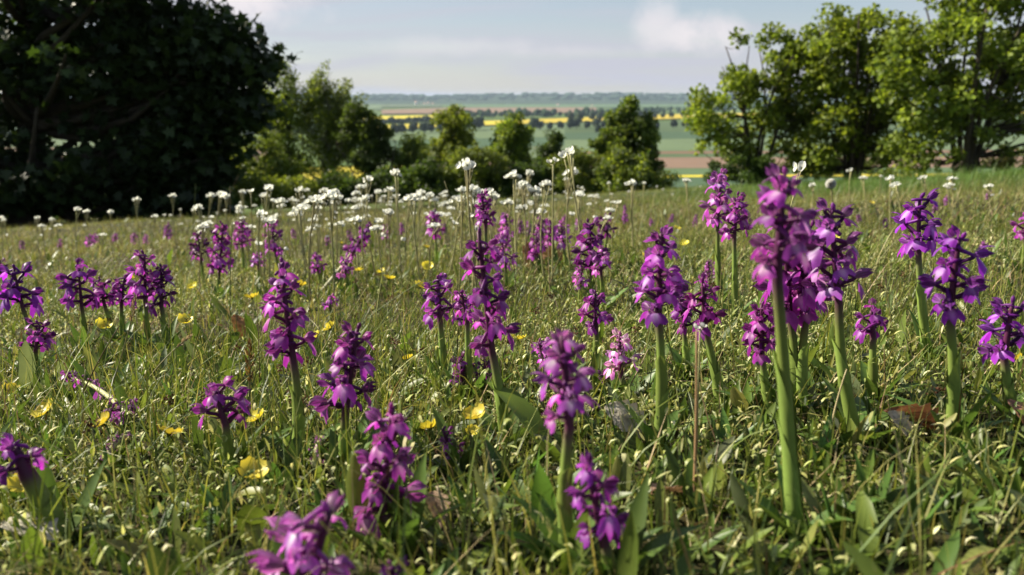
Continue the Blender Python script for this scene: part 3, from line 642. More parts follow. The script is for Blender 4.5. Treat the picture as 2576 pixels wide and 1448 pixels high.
    if tiny:
        so_ = obj('flower_spike', TB.mesh('flower_spike', True), M_PETAL, o); so_.color = tint4
    return o
def arc_len(P): return float(np.sum(np.linalg.norm(np.diff(P, axis=0), axis=1)))
PALE, DARK, VIO, PINKT = (1.5, 2.4, 1.5), (.55, .6, .55), (.85, .85, 1.2), (2.1, 5.5, 1.9)
ORCHIDS = [
 ((2003, 1352), (1955, 705), (1972, 440), 165, 'tallest purple orchid with thick pale green stem, in front of the close cluster', dict(tint=(1.05, 1.4, 1.05))),
 ((1988, 1045), (1985, 800), (1968, 560), 150, 'purple orchid standing right behind the tallest one', dict()),
 ((2018, 1050), (2030, 800), (2040, 570), 120, 'dense magenta orchid wedged into the cluster behind the tallest one', dict(tint=(.95, .8, .9))),
 ((2158, 1112), (2110, 760), (2088, 527), 150, 'lilac orchid with lowest flowers paling, right beside the tallest one', dict(tint=(1.1, 1.6, 1.2))),
 ((1937, 1055), (1915, 900), (1912, 765), 92, 'short dark magenta orchid at the foot of the cluster', dict(tint=(.85, .7, .8), dens=1.2)),
 ((2200, 1010), (2198, 850), (2195, 785), 95, 'small few-flowered orchid on a thin stem near the lilac orchid', dict()),
 ((2335, 905), (2316, 640), (2325, 505), 118, 'long-stemmed orchid with a single upright flower on top', dict(tint=VIO)),
 ((2397, 1112), (2380, 785), (2395, 595), 140, 'stout violet orchid with wide-open flowers beside the curled brown leaf', dict(tint=VIO)),
 ((2548, 1065), (2520, 900), (2535, 758), 125, 'loose violet orchid with a stem crossed by a grass stalk', dict(tint=VIO)),
 ((2572, 690), (2576, 600), (2580, 540), 60, 'small orchid half hidden far beyond the loose violet one', dict()),
 ((1812, 765), (1805, 565), (1812, 434), 76, 'pale-topped slender orchid with long bare stem near the bush', dict(tint=PALE)),
 ((1850, 805), (1848, 600), (1860, 495), 72, 'darker slender orchid leaning against the pale-topped one', dict()),
 ((1812, 1020), (1775, 835), (1768, 712), 105, 'dark orchid with a pointed bud tip beside the single white flower', dict(tint=(.75, .6, .7))),
 ((1735, 960), (1722, 835), (1712, 745), 60, 'narrow orchid just behind the pointed dark one', dict(tint=(.8, .7, .8))),
 ((1657, 1135), (1655, 800), (1660, 585), 130, 'violet orchid with a bare purple stem and one glowing upper petal', dict(tint=(1.0, 1.1, 1.1))),
 ((1503, 965), (1500, 832), (1497, 742), 78, 'small upright orchid behind the pale pink one', dict()),
 ((1585, 1015), (1562, 945), (1558, 842), 88, 'short pale pink orchid with faded flowers', dict(tint=PINKT)),
 ((1535, 1000), (1525, 970), (1520, 945), 50, 'tiny dark orchid beside the pale pink one', dict(tint=DARK)),
 ((1434, 1425), (1432, 1070), (1412, 838), 150, 'bright magenta orchid on a bare green stem next to the long plantain leaves', dict(tint=(1.3, 2.0, 1.3))),
 ((1555, 1470), (1520, 1370), (1478, 1165), 160, 'leaning loose purple orchid close to the bright magenta one', dict(tint=(.95, .9, 1.0), dens=.9)),
 ((1388, 1010), (1372, 915), (1355, 862), 68, 'small pinkish orchid half behind the bright magenta one', dict(tint=PALE)),
 ((1272, 1125), (1238, 880), (1205, 578), 120, 'tallest many-flowered orchid with gaps in its long magenta spike', dict(gap=.10, dens=.85)),
 ((1225, 790), (1222, 570), (1212, 487), 56, 'narrow dense orchid rising behind the long magenta spike', dict(tint=(.85, .75, .85))),
 ((1190, 1010), (1175, 815), (1160, 738), 60, 'small orchid tucked against the long magenta spike', dict()),
 ((1114, 990), (1106, 808), (1100, 707), 92, 'orchid with large hooded flowers on a thin curved stem', dict(tint=(1, 1.2, 1.1))),
 ((1168, 1010), (1165, 960), (1155, 905), 78, 'dark unopened orchid low in the turf', dict(tint=DARK)),
 ((1222, 1010), (1218, 965), (1220, 905), 52, 'dark narrow orchid next to the unopened one', dict(tint=DARK)),
 ((1490, 770), (1488, 680), (1482, 560), 82, 'dark two-tiered orchid in the middle of the meadow', dict(tint=(.7, .6, .7))),
 ((1525, 660), (1528, 592), (1522, 542), 44, 'small dark orchid just beyond the two-tiered one', dict(tint=DARK)),
 ((1518, 780), (1512, 690), (1515, 625), 48, 'small lilac orchid leaning on the two-tiered one', dict(tint=PALE)),
 ((1458, 775), (1460, 722), (1465, 672), 40, 'faded small orchid at the foot of the two-tiered one', dict(tint=PALE)),
 ((1362, 690), (1352, 648), (1350, 592), 46, 'small magenta orchid touching the curled brown leaves', dict()),
 ((1372, 665), (1366, 598), (1358, 545), 38, 'narrow dark orchid behind the curled brown leaves', dict()),
 ((1398, 675), (1392, 615), (1385, 560), 42, 'middle orchid of three behind the curled brown leaves', dict()),
 ((1425, 680), (1418, 622), (1412, 560), 44, 'lilac orchid of the three behind the curled brown leaves', dict(tint=PALE)),
 ((1278, 730), (1272, 672), (1262, 592), 56, 'pale magenta orchid beside the long spike', dict(tint=PALE)),
 ((1285, 660), (1276, 600), (1272, 540), 38, 'faint pink distant orchid among white flowers', dict(tint=PALE)),
 ((1098, 665), (1096, 598), (1090, 533), 46, 'magenta orchid alone among the white flowers', dict()),
 ((862, 735), (888, 640), (935, 562), 46, 'bent orchid arching over a long pale dry blade', dict()),
 ((872, 745), (868, 695), (870, 650), 42, 'pale orchid under the arching one', dict(tint=PALE)),
 ((748, 1170), (735, 915), (697, 668), 122, 'leaning magenta orchid with a small top cluster apart from the rest', dict(gap=.06, dens=.9)),
 ((872, 1195), (868, 1040), (898, 830), 140, 'bushy orchid with a pale lower flower near the yellow flowers', dict(tint=(.95, 1, .95))),
 ((585, 1195), (568, 1068), (540, 985), 135, 'short nodding orchid with flat-topped flowers', dict(dens=1.1)),
 ((1015, 1385), (960, 1300), (985, 1032), 165, 'large magenta orchid with a broad leaf lying across its foot', dict(tint=(1.05, 1.2, 1.0))),
 ((800, 1620), (775, 1475), (835, 1275), 245, 'biggest lilac orchid with wide frilled flowers', dict(tint=(1.5, 2.6, 1.5))),
 ((1010, 1640), (1000, 1520), (985, 1428), 110, 'magenta orchid tip beside the biggest lilac one', dict()),
 ((150, 1365), (72, 1195), (42, 1125), 125, 'dark orchid leaning from a thick sheathed stem', dict(tint=(.8, .8, .95), thick=2.0)),
 ((82, 905), (55, 775), (30, 680), 98, 'leaning dark violet orchid above a short leafy one', dict(tint=VIO)),
 ((8, 740), (2, 690), (0, 655), 40, 'small dark orchid next to the leaning dark violet one', dict(tint=DARK)),
 ((214, 885), (206, 772), (198, 665), 88, 'upright dark orchid with a thick bare stem', dict(tint=(.8, .75, .9))),
 ((300, 870), (262, 770), (245, 705), 66, 'orchid bowed towards the upright dark one', dict(tint=(.85, .8, .9))),
 ((312, 865), (303, 772), (308, 703), 66, 'short lilac orchid beside a bent grass ear', dict(tint=(1.1, 1.3, 1.15))),
 ((372, 885), (368, 755), (370, 637), 78, 'pale violet orchid of the touching pair', dict(tint=(1.15, 1.4, 1.2))),
 ((418, 885), (405, 772), (402, 675), 74, 'dark orchid of the touching pair', dict(tint=(.6, .55, .65))),
 ((82, 945), (92, 880), (105, 815), 76, 'short orchid with a dark hooded top among broad leaves', dict(tint=(.95, 1, 1))),
 ((516, 730), (508, 652), (498, 585), 44, 'dark small orchid beside the dense double one', dict(tint=DARK)),
 ((556, 755), (552, 688), (560, 562), 62, 'dense double-width orchid in the white-flowered part', dict(tint=(.9, .8, .9))),
 ((614, 690), (608, 622), (607, 560), 42, 'slim orchid under a tall white flower', dict()),
 ((702, 715), (695, 640), (683, 557), 52, 'lilac-topped orchid crossed by a dry blade', dict(tint=(1.1, 1.4, 1.1))),
 ((652, 720), (650, 674), (648, 640), 34, 'little orchid below the lilac-topped one', dict(tint=PALE)),
 ((808, 730), (800, 682), (796, 640), 36, 'little bright orchid alone in the green turf', dict()),
 ((835, 810), (830, 775), (832, 748), 34, 'faded low orchid behind the bushy one', dict(tint=PALE)),
 ((1160, 1185), (1150, 1165), (1112, 1082), 70, 'drooping orchid with only a few flowers beside yellow flowers', dict(dens=.6)),
]
FARO = [(420, 600, 560, 20), (335, 612, 588, 18), (222, 618, 592, 22), (240, 612, 590, 18), (365, 615, 590, 14), (970, 600, 566, 24), (825, 615, 595, 16), (1010, 590, 560, 14), (1575, 560, 515, 14), (1748, 570, 540, 13), (1330, 590, 556, 18),
        (1310, 585, 545, 16), (1640, 575, 550, 13), (1690, 560, 538, 11), (1785, 705, 655, 30), (1800, 700, 650, 24), (2380, 515, 492, 16), (2475, 640, 608, 28), (2485, 500, 478, 12), (2350, 535, 510, 14), (2160, 560, 540, 12), (2230, 575, 552, 14),
        (2290, 545, 525, 10), (1455, 575, 545, 16), (1420, 570, 540, 15), (1120, 585, 560, 13), (590, 605, 580, 14), (880, 600, 578, 15), (740, 600, 575, 14), (1880, 560, 530, 16), (150, 622, 602, 12), (290, 610, 588, 13), (1240, 575, 548, 13), (60, 628, 605, 13)]
for bp, sp, tp, wp, lab, kw in ORCHIDS: orchid(bp, sp, tp, wp, lab, **kw)
for x, yb, yt, wp in FARO:
    orchid((x, yb+max(8, (yb-yt)*.5)), (x+random.uniform(-3, 3), yb), (x+random.uniform(-5, 5), yt), min(wp, 23.5), 'far off small purple orchid dotted among the grass', group=GRP_FAR, tint=(1.0, 1.3, 1.0), seed=int(x))

# ------------------------------------------------------------------ white saxifrage, yellow cinquefoil, dandelion clock
def cup_flower(g, rad, depth, npet, col, ccol):
    B = Buf()
    for q in range(npet):
        a = q*2*math.pi/npet+g.uniform(-.12, .12); r = rad*g.uniform(.88, 1.1); e = np.linspace(0, 1, 4)
        wv = np.array([.30, .95, 1.08, .62])*r; rr = np.sin(e*1.45)*r; z = depth*(e**1.5)*g.uniform(.7, 1.2)
        V = np.stack([np.stack([rr*math.cos(a)-s*wv/2*math.sin(a), rr*math.sin(a)+s*wv/2*math.cos(a), z+abs(s)*.12*r], 1) for s in (-1, 0, 1)], 1).reshape(-1, 3)
        B.add(V, grid_faces(4, 3), np.repeat(np.linspace(.9, 1, 4), 3)[:, None]*np.array(col))
    a = np.arange(8)*math.pi/4; V = np.concatenate([np.stack([.22*rad*np.cos(a), .22*rad*np.sin(a), 0*a+.14*rad], 1), [[0, 0, .24*rad]]])
    B.add(V, np.stack([np.arange(8), (np.arange(8)+1) % 8, np.full(8, 8)], 1), np.array(ccol))
    a5 = np.arange(6)*math.pi/3; V = np.concatenate([np.stack([.26*rad*np.cos(a5), .26*rad*np.sin(a5), 0*a5+.02*rad], 1), [[0, 0, -.34*rad]]])
    B.add(V, np.stack([(np.arange(6)+1) % 6, np.arange(6), np.full(6, 6)], 1), np.array([.12, .16, .05]))
    return B
gS = np.random.default_rng(77)
SAXF = [cup_flower(gS, .0058, .0052, 5, (.84, .85, .80), (.45, .5, .15)).mesh('saxifrage_flower', True) for _ in range(5)]
for m_ in SAXF: m_.materials.append(M_WHITE)
SAXVAR = []
def sax_variant(seed, nheads, hh):
    g = np.random.default_rng(seed); T = Buf(); fl = []
    top = np.array([g.normal(0, .010), g.normal(0, .010), hh]); p = bez(np.array([0, 0, -.004]), top*.5+g.normal(0, .004, 3), top, 7); cst = np.array([.32, .30, .14])
    T.add(*tube(p, np.linspace(.0016, .0011, 7), 5), cst)
    for k in range(nheads):
        i = g.integers(4, 7) if k else 6; st = p[i]; e = top+np.array([*(lambda q, r: (math.cos(q)*r, math.sin(q)*r, .005-62*r*r))(k*2.4, .0105*math.sqrt((k+.3)/max(nheads, 3)))]) if k < 7 else p[4]+np.array([g.normal(0, .012), g.normal(0, .012), g.uniform(0, .02)])
        T.add(*tube(bez(st, (st+e)/2+np.array([0, 0, -.002]), e, 4), [.0009]*4, 5), cst); fl.append((e, g.integers(5), g.uniform(.8, 1.15), g.normal(0, .5), g.normal(0, .5)))
    for k in range(3):   # small stem leaves
        z = g.uniform(.1, .6); q = p[int(z*6)]; a = g.uniform(0, 6.28); V, Fq, C = blades(q[None], np.array([a]), np.array([.6]), np.array([.5]), np.array([.010]), np.array([.003]), 3, P_LEAF, np.array([[.14, .17, .05]]), np.array([[.14, .17, .05]])); T.add(V, Fq, C)
    me = T.mesh('saxifrage_stem', True); me.materials.append(M_STEM); return me, fl, top
for i in range(12): SAXVAR.append(sax_variant(300+i, [2, 4, 5, 6, 7, 5, 6, 9, 7, 5, 8, 6][i], .19))
def saxifrage(b, h, label, group, var=None, lean=None, wide=1.0):
    g = gS; me, fl, top = SAXVAR[var if var is not None else g.integers(12)]
    o = thing('saxifrage', b, label, 'white flower', group); s = h/.19
    o.scale = (1*wide, 1*wide, s); o.rotation_euler = (g.normal(0, .04), (lean if lean is not None else g.normal(0, .05)), 0)
    obj('stem', me, None, o)
    for e, k, sc, rx, ry in fl:
        f = obj('flower', SAXF[k], None, o); f.location = e; f.scale = (sc, sc, sc*wide/max(s, .4)); f.rotation_euler = (rx, ry, g.uniform(0, 6))
GW = 'white saxifrage flowers standing above the grass'
EXPL = [(1190, 418, 1205, 760), (1462, 388, 1485, 720), (1438, 438, 1440, 690), (1285, 448, 1300, 700), (1310, 470, 1318, 690), (1340, 485, 1335, 690), (1585, 466, 1592, 640), (2135, 430, 2142, 560), (2238, 452, 2240, 580), (2275, 465, 2280, 590), (1735, 456, 1738, 590), (2390, 452, 2392, 560), (2385, 462, 2400, 560),
        (2030, 470, 2035, 580), (2180, 448, 2185, 560), (660, 478, 668, 720), (640, 485, 640, 700), (768, 484, 775, 680), (840, 488, 845, 690), (540, 492, 545, 680), (520, 494, 522, 660), (445, 494, 447, 640), (352, 505, 356, 640), (580, 494, 590, 680), (608, 486, 612, 640), (895, 474, 897, 640), (968, 482, 972, 660), (940, 486, 945, 640),
        (865, 498, 868, 650), (1000, 497, 1003, 660), (1020, 500, 1022, 680), (1040, 488, 1044, 640), (1060, 500, 1060, 650), (1090, 492, 1092, 640), (200, 525, 205, 680), (100, 552, 103, 650), (125, 555, 130, 650), (225, 535, 228, 640), (282, 535, 285, 640), (5, 550, 8, 660), (1180, 483, 1188, 740), (1200, 497, 1198, 740), (1250, 490, 1250, 690), (1232, 500, 1236, 690), (2340, 448, 2342, 560), (2480, 470, 2484, 560)]
for tx, ty, bx, by in EXPL:
    b = gnd(bx, by); t = at_y(tx, ty, b[1]); h = t[2]-b[2]
    saxifrage(b, min(h, .36), 'white saxifrage on a thin tan stalk reaching well above the grass', 'tall white saxifrage stalks', lean=math.atan2(t[0]-b[0], h), wide=1.2)
tx_ = at_y(1940, 424, .62); bb = gnd(1936, 900); t = at_y(1940, 424, bb[1]); saxifrage(bb, t[2]-bb[2], 'white saxifrage on a crooked stalk behind the tallest orchid', None, var=1, wide=.6)
bb = gnd(1752, 1180); t = at_y(1750, 830, bb[1]); saxifrage(bb, t[2]-bb[2], 'single creamy white flower on a brown stalk between two orchids', None, var=0, wide=.45)
cnt = 0
while cnt < 235:
    px = float(np.clip(gS.normal(1020, 380), -60, 2650)) if gS.random() < .8 else gS.uniform(0, 2600)
    y = gS.uniform(1.35, 3.6) if gS.random() < .6 else gS.uniform(3.4, 10)
    if px < 420 and (gS.random() < .6 or y < 2.4): continue
    if px > 1550 and (y < 4 or gS.random() < .5): continue
    x = (px-W0/2)/F*y; b = np.array([x, y, float(zt(x, y))])
    saxifrage(b, float(np.clip(gS.normal(.16, .035), .07, .235)), 'white saxifrage of the dense flowering band', GW, wide=gS.uniform(.9, 1.3)); cnt += 1

CINQ = [cup_flower(np.random.default_rng(400+i), .0092, .0058, 5, (.74, .64, .09), (.60, .48, .05)).mesh('cinquefoil_flower', True) for i in range(3)]
for m_ in CINQ: m_.materials.append(M_YEL)
def cinquefoil(px, py, s, label, group=None, tilt=.35, h=.02):
    b = gnd(px, py+12*s); g = np.random.default_rng(int(px+py))
    o = thing('cinquefoil', b, label, 'yellow flower', group); hh = h*g.uniform(.8, 1.3)
    v, f = tube(bez(np.array([0, 0, -.003]), np.array([.002, .001, hh*.5]), np.array([0, -.002, hh]), 5), [.0006]*5, 5)
    obj('stalk', mesh('stalk', v, f, np.array([.10, .15, .04]), True), M_STEM, o)
    fo = obj('flower', CINQ[g.integers(3)], None, o); fo.location = (0, -.002, hh); fo.rotation_euler = (tilt*g.uniform(.3, 1.4), g.normal(0, .3), g.uniform(0, 6)); fo.scale = (s,)*3
    for q in range(3):
        a = g.uniform(0, 6.28); V, Fq, C = blades(np.array([[0, 0, .002]]), np.array([a]), np.array([.9]), np.array([.4]), np.array([.014]), np.array([.006]), 4, P_LEAF, np.array([[.09, .16, .03]]), np.array([[.10, .17, .03]]), rib=True)
        obj('leaf', mesh('leaf', V, Fq, C, True), M_LEAF, o)
for px, py, s, lab in [(130, 1078, 1.0, 'open yellow cinquefoil near the fallen orchid'), (270, 1103, .9, 'yellow cinquefoil facing sideways below the fallen orchid'), (435, 1150, .9, 'flat yellow cinquefoil seen edge-on in the grass'), (650, 1252, .95, 'large star-like yellow flower with narrow petals by the nodding orchid'),
        (1195, 1103, 1.0, 'bright yellow cinquefoil between two magenta orchids'), (1085, 1132, .8, 'ragged yellow flower beside the drooping orchid'), (1303, 886, .9, 'yellow cinquefoil beside the long magenta spike'), (832, 842, 1.2, 'clump of small yellow flowers behind the bushy orchid'), (36, 1010, .8, 'orange-centred yellow flower among broad leaves'),
        (655, 1116, .8, 'small yellow flower by the foot of the leaning orchid'), (75, 1280, .9, 'yellow flower behind the dark leaning orchid'), (1025, 945, .7, 'small yellow flower between grass blades by the bushy orchid'), (2540, 940, .7, 'small yellow flower under the loose violet orchid'), (1190, 1130, .5, 'yellow bud below the bright cinquefoil')]:
    cinquefoil(px, py, s, lab)
for px, py in [(860, 622), (1077, 712), (905, 720), (1720, 645), (2190, 522), (1060, 770), (980, 735), (860, 712), (790, 905), (1910, 720), (490, 745), (330, 720), (1620, 690), (760, 760), (1075, 640), (2090, 640), (2030, 700), (640, 800), (960, 705), (470, 850), (270, 860), (1700, 600)]:
    cinquefoil(px, py, 1.15, 'small yellow flower dot in the distant turf', 'yellow flowers in the distant turf', h=.035)
# dandelion clock
b = gnd(2092, 590); t = at_y(2090, 463, b[1]); o = thing('dandelion_clock', b, 'round white dandelion seed head in the tall green grass', 'dandelion'); hd = t-b
v, f = tube(bez(np.zeros(3), hd*.5+np.array([.004, 0, 0]), hd, 6), [.0022]*6, 6); obj('stalk', mesh('stalk', v, f, np.array([.22, .20, .09]), True), M_STEM, o)
g = np.random.default_rng(5); B = Buf(); rad = 13/F*b[1]
for k in range(650):
    d = g.normal(size=3); d /= np.linalg.norm(d); e = hd+d*rad; q = hd+d*rad*.25
    s1 = np.cross(d, g.normal(size=3)); s1 /= np.linalg.norm(s1); s2 = np.cross(d, s1); w_ = rad*.16
    B.add([q, e+s1*w_, e+s2*w_, e-s1*w_, e-s2*w_], np.array([[0, 1, 2], [0, 2, 3], [0, 3, 4], [0, 4, 1]]), np.array([.88, .88, .85]))
obj('seed_head', B.mesh('seed_head'), M_WHITE, o, kind='stuff')

# ------------------------------------------------------------------ stalks, ears, dead leaves, plantains, wood-rush
def stalk(p0, p1, label, group=None, wid=.0009, col=(.26, .24, .10), bend=.03, head=None, headc=(.22, .13, .07), name='grass_stalk', cat='grass stalk', hw=.0024):
    b = gnd(*p0); t = at_y(*p1, b[1])-b; g = np.random.default_rng(int(p0[0]*3+p1[1]))
    o = thing(name, b, label, cat, group); L = np.linalg.norm(t); mid = t*.5+np.array([g.normal(0, bend), g.normal(0, bend), abs(g.normal(0, bend*.5))])*L
    P = bez(np.array([0, 0, -.002]), mid, t, 9); v, f = tube(P, np.linspace(wid*1.1, wid*.55, 9), 5); obj('stem', mesh('stalk_stem', v, f, np.array(col), True), M_STEM, o)
    if head:
        B = Buf(); d = P[-1]-P[-3]; d /= np.linalg.norm(d); n = int(head/.0011)
        for k in range(n):
            e = k/n; q = P[-1]-d*head*(1-e)*.95; a = g.uniform(0, 6.28); r = hw*math.sin(math.pi*(.15+.8*e)); rad = np.cross(d, [math.cos(a), math.sin(a), .3]); rad /= np.linalg.norm(rad)
            tip = q+rad*r*1.3+d*.0055; sd_ = np.cross(rad, d)*.0011; B.add([q, q+rad*r-sd_+d*.002, tip, q+rad*r+sd_+d*.002], np.array([[0, 1, 2], [0, 2, 3]]), np.array(headc)*g.uniform(.6, 1.5))
        obj('ear', B.mesh('ear'), M_DEAD, o, kind='stuff')
    return o
stalk((628, 1090), (628, 862), 'brown upright sedge ear beside the leaning magenta orchid', head=.036, headc=(.22, .13, .05), bend=.005, hw=.0034, wid=.0012)
stalk((262, 1010), (340, 748), 'bent grass ear with pinkish dry spikelets beside the lilac orchid', head=.028, headc=(.34, .25, .17))
stalk((350, 985), (478, 845), 'second dry grass ear slanting above the broad leaves', head=.02, headc=(.40, .33, .22))
stalk((382, 640), (380, 560), 'dark narrow grass ear against the shaded maple', head=.04, headc=(.10, .08, .04))
stalk((160, 960), (165, 902), 'short reddish dry ear by the short orchid', head=.012, headc=(.25, .12, .08))
stalk((1130, 1330), (1100, 1225), 'broken dry stalk leaning by the large magenta orchid', wid=.0013, col=(.45, .38, .26))
stalk((1745, 1290), (1752, 835), 'reddish hairy stalk under the single creamy flower', wid=.0011, col=(.26, .15, .08), bend=.01)
stalk((806, 735), (886, 632), 'broad pale dry blade arching under the bent orchid', wid=.005, col=(.50, .50, .30), bend=.08)
for k, (p0, p1) in enumerate([((1180, 720), (1118, 456)), ((470, 690), (492, 462)), ((555, 690), (578, 470)), ((490, 640), (600, 440)), ((835, 860), (925, 720)), ((900, 820), (1095, 690)), ((1000, 690), (1005, 560)), ((690, 640), (790, 540)), ((640, 680), (735, 560)), ((960, 640), (1000, 500)), ((1355, 640), (1440, 560)),
        ((2560, 960), (2440, 760)), ((2170, 720), (2260, 600)), ((580, 860), (585, 560)), ((1770, 620), (1765, 500)), ((2330, 520), (2300, 390)), ((1075, 800), (1078, 600)), ((910, 900), (1000, 760)), ((1385, 760), (1380, 540)), ((1690, 700), (1600, 590)), ((2560, 700), (2530, 560)), ((2010, 560), (2050, 480)), ((300, 700), (420, 610)), ((210, 760), (330, 640)),
        ((60, 700), (30, 620)), ((1330, 720), (1560, 620)), ((2420, 1010), (2576, 1120)), ((160, 1100), (300, 820)), ((210, 1120), (215, 930)), ((440, 980), (560, 880)), ((1560, 1010), (1630, 880)), ((2230, 1000), (2225, 880)), ((1080, 930), (1010, 830)), ((690, 1080), (850, 930)), ((2080, 1130), (2130, 930)), ((1300, 790), (1290, 650))]):
    stalk(p0, p1, 'thin grass stalk standing out of the turf', 'thin grass stalks', col=[(.26, .24, .10), (.14, .18, .05), (.40, .33, .18), (.16, .12, .05)][k % 4], wid=.0008)

def dead_leaf(px, py, size, rz, rx, ry, col, label, curl=.5):
    b = gnd(px, py); g = np.random.default_rng(int(px)); o = thing('dead_leaf', b+np.array([0, 0, .012]), label, 'dead leaf'); o.rotation_euler = (rx, ry, rz)
    nt_, ns_ = 11, 9; t = np.linspace(0, 1, nt_)[:, None]; s = np.linspace(-1, 1, ns_)[None]
    wv = (np.sin(math.pi*np.clip(t*.94+.04, 0, 1))**.7)*(.36+.05*np.sin(9*t*math.pi)); x = s*wv*size; y = (t-.4)*size; z = curl*size*(s*wv)**2*1.9+.10*size*np.sin(3.1*t)+.035*size*np.sin(7*s+9*t)*np.abs(s)+.012*size*np.sin(30*t+4*np.abs(s))
    V = np.stack([x, y+0*x, z+0*x], -1).reshape(-1, 3); c = np.array(col)*(1-.35*np.exp(-(s/.12)**2)+.25*np.sin(22*t+6*np.abs(s)))[..., None]
    obj('blade', mesh('dead_blade', V, grid_faces(nt_, ns_), np.clip(c, .01, .8).reshape(-1, 3), True), M_DEAD, o)
    v, f = tube([(0, -.4*size, .0), (0, -.55*size, .05*size), (.02*size, -.7*size, .02*size)], [.0009, .0008, .0008], 5); obj('leaf_stalk', mesh('leaf_stalk', v, f, np.array(col)*.6), M_DEAD, o)
dead_leaf(600, 852, .046, .8, .75, .5, (.30, .15, .06), 'upright crumpled brown leaf behind the leaning magenta orchid')
dead_leaf(565, 850, .024, 1.4, .5, .6, (.55, .42, .28), 'pale tan leaf piece leaning on the crumpled brown leaf')
dead_leaf(1580, 1105, .036, 1.0, .7, -.5, (.50, .46, .37), 'grey-white dead leaf with fine veins in the turf')
dead_leaf(2300, 1105, .042, 1.9, .45, .55, (.30, .16, .09), 'reddish brown curled leaf beside the stout violet orchid')
dead_leaf(2262, 1120, .024, .9, .9, -.3, (.5, .44, .34), 'pale underside of a dead leaf by the reddish one')
dead_leaf(1335, 672, .085, .3, .9, .2, (.20, .11, .06), 'dark brown curled leaf behind the small magenta orchid', .9)
dead_leaf(1390, 672, .075, 1.9, .7, .5, (.30, .21, .12), 'tan curled leaf next to the dark brown one', .9)
dead_leaf(1680, 1290, .022, 2.2, .4, .3, (.30, .20, .14), 'small crumpled brown leaf in the near turf')
dead_leaf(1100, 1330, .020, .4, .5, .2, (.32, .22, .15), 'little brown leaf beside the broken stalk')
dead_leaf(90, 1395, .035, 1.2, .2, .1, (.45, .42, .33), 'flat bleached leaf lying near the sheathed stem')
dead_leaf(2560, 1090, .026, .2, .5, .2, (.32, .16, .11), 'reddish leaf half buried behind the loose violet orchid')

GP = 'plantain rosettes in the turf'
def plantain(px, py, n, L0, label, group=None, up=.5):
    b = gnd(px, py); g = np.random.default_rng(int(px*2+py)); o = thing('plantain', b, label, 'plantain', group)
    for q in range(n):
        a = q*2*math.pi/n+g.uniform(-.4, .4); L = L0*g.uniform(.65, 1.15); c = np.array([.07, .14, .028])*g.uniform(.8, 1.3)
        V, Fq, C = blades(np.array([[.002*math.cos(a), .002*math.sin(a), -.001]]), np.array([a]), np.array([up*g.uniform(.4, 1.4)]), np.array([g.normal(.4, .3)]), np.array([L]), np.array([L*g.uniform(.15, .24)]), 8, P_LANCE, c[None]*.9, c[None]*1.1, rib=True, twist=np.array([g.normal(0, .4)]))
        obj('leaf', mesh('plantain_leaf', V, Fq, C, True), M_LEAF, o)
plantain(1372, 1335, 4, .052, 'tall upright plantain with long ribbed leaves beside the bright magenta orchid', up=.12)
plantain(1420, 1400, 5, .04, 'spreading plantain at the foot of the bright magenta orchid')
plantain(1520, 1440, 4, .045, 'broad plantain below the leaning loose orchid')
plantain(2185, 1300, 3, .035, 'plantain with one dark erect leaf beyond the tallest orchid', up=.2)
plantain(960, 1395, 5, .05, 'pale broad plantain under the large magenta orchid')
plantain(2560, 1290, 3, .04, 'wide-leaved plantain near the loose violet orchid')
plantain(690, 950, 3, .04, 'broad toothed plantain behind the leaning magenta orchid', up=.3)
g = np.random.default_rng(9)
for px, py in [(60, 960), (160, 930), (290, 980), (350, 930), (420, 960), (520, 900), (30, 880), (900, 1290), (700, 1230), (1290, 1210), (1830, 1130), (2060, 1170), (2120, 1370), (2290, 1370), (2400, 1290), (1900, 1290), (1720, 1410), (2480, 1400), (1180, 1300), (560, 1330), (400, 1330), (280, 1230), (130, 1150), (1330, 1120), (1760, 1000), (2460, 1180), (820, 1330), (40, 1420), (1500, 1100), (240, 920), (460, 1040), (630, 1010)]:
    plantain(px, py, int(g.integers(3, 6)), g.uniform(.022, .04), 'small ribbed plantain rosette in the turf', GP, up=g.uniform(.3, .9))
# feathery yarrow leaves
def yarrow(px, py, px2, py2, label, group=None):
    b = gnd(px, py); t = at_y(px2, py2, b[1])-b; g = np.random.default_rng(int(px)); o = thing('yarrow_leaf', b, label, 'yarrow', group); P = bez(np.zeros(3), t*.5+np.array([0, .004, .003]), t, 14); L = np.linalg.norm(t)
    v, f = tube(P, np.linspace(.0008, .0004, 14), 5); obj('midrib', mesh('midrib', v, f, np.array([.12, .17, .06]), True), M_STEM, o)
    B = Buf(); n = 220; e = g.random(n)*.85+.15; q = np.stack([np.interp(e, np.linspace(0, 1, 14), P[:, i]) for i in range(3)], 1)
    c = pal(n, [(.10, .16, .07), (.08, .14, .05)], [1, 1]); B.add(*blades(q, g.uniform(0, 6.28, n), g.uniform(.3, 1.4, n), g.normal(.2, .4, n), L*.10*np.sin(math.pi*e)**.5*g.uniform(.7, 1.2, n), np.full(n, .0011), 3, P_GRASS, c, c*1.1))
    obj('leaflets', B.mesh('leaflets'), M_LEAF, o, kind='stuff')
for px, py, a, b_ in [(1290, 1290, 1312, 1175), (560, 1290, 640, 1185), (1460, 1290, 1478, 1190), (1240, 1390, 1270, 1250), (1355, 1250, 1390, 1190), (520, 1400, 530, 1280), (80, 1120, 120, 1060), (330, 1320, 350, 1220)]:
    yarrow(px, py, a, b_, 'feathery grey-green yarrow leaf rising from the turf', 'yarrow leaves')
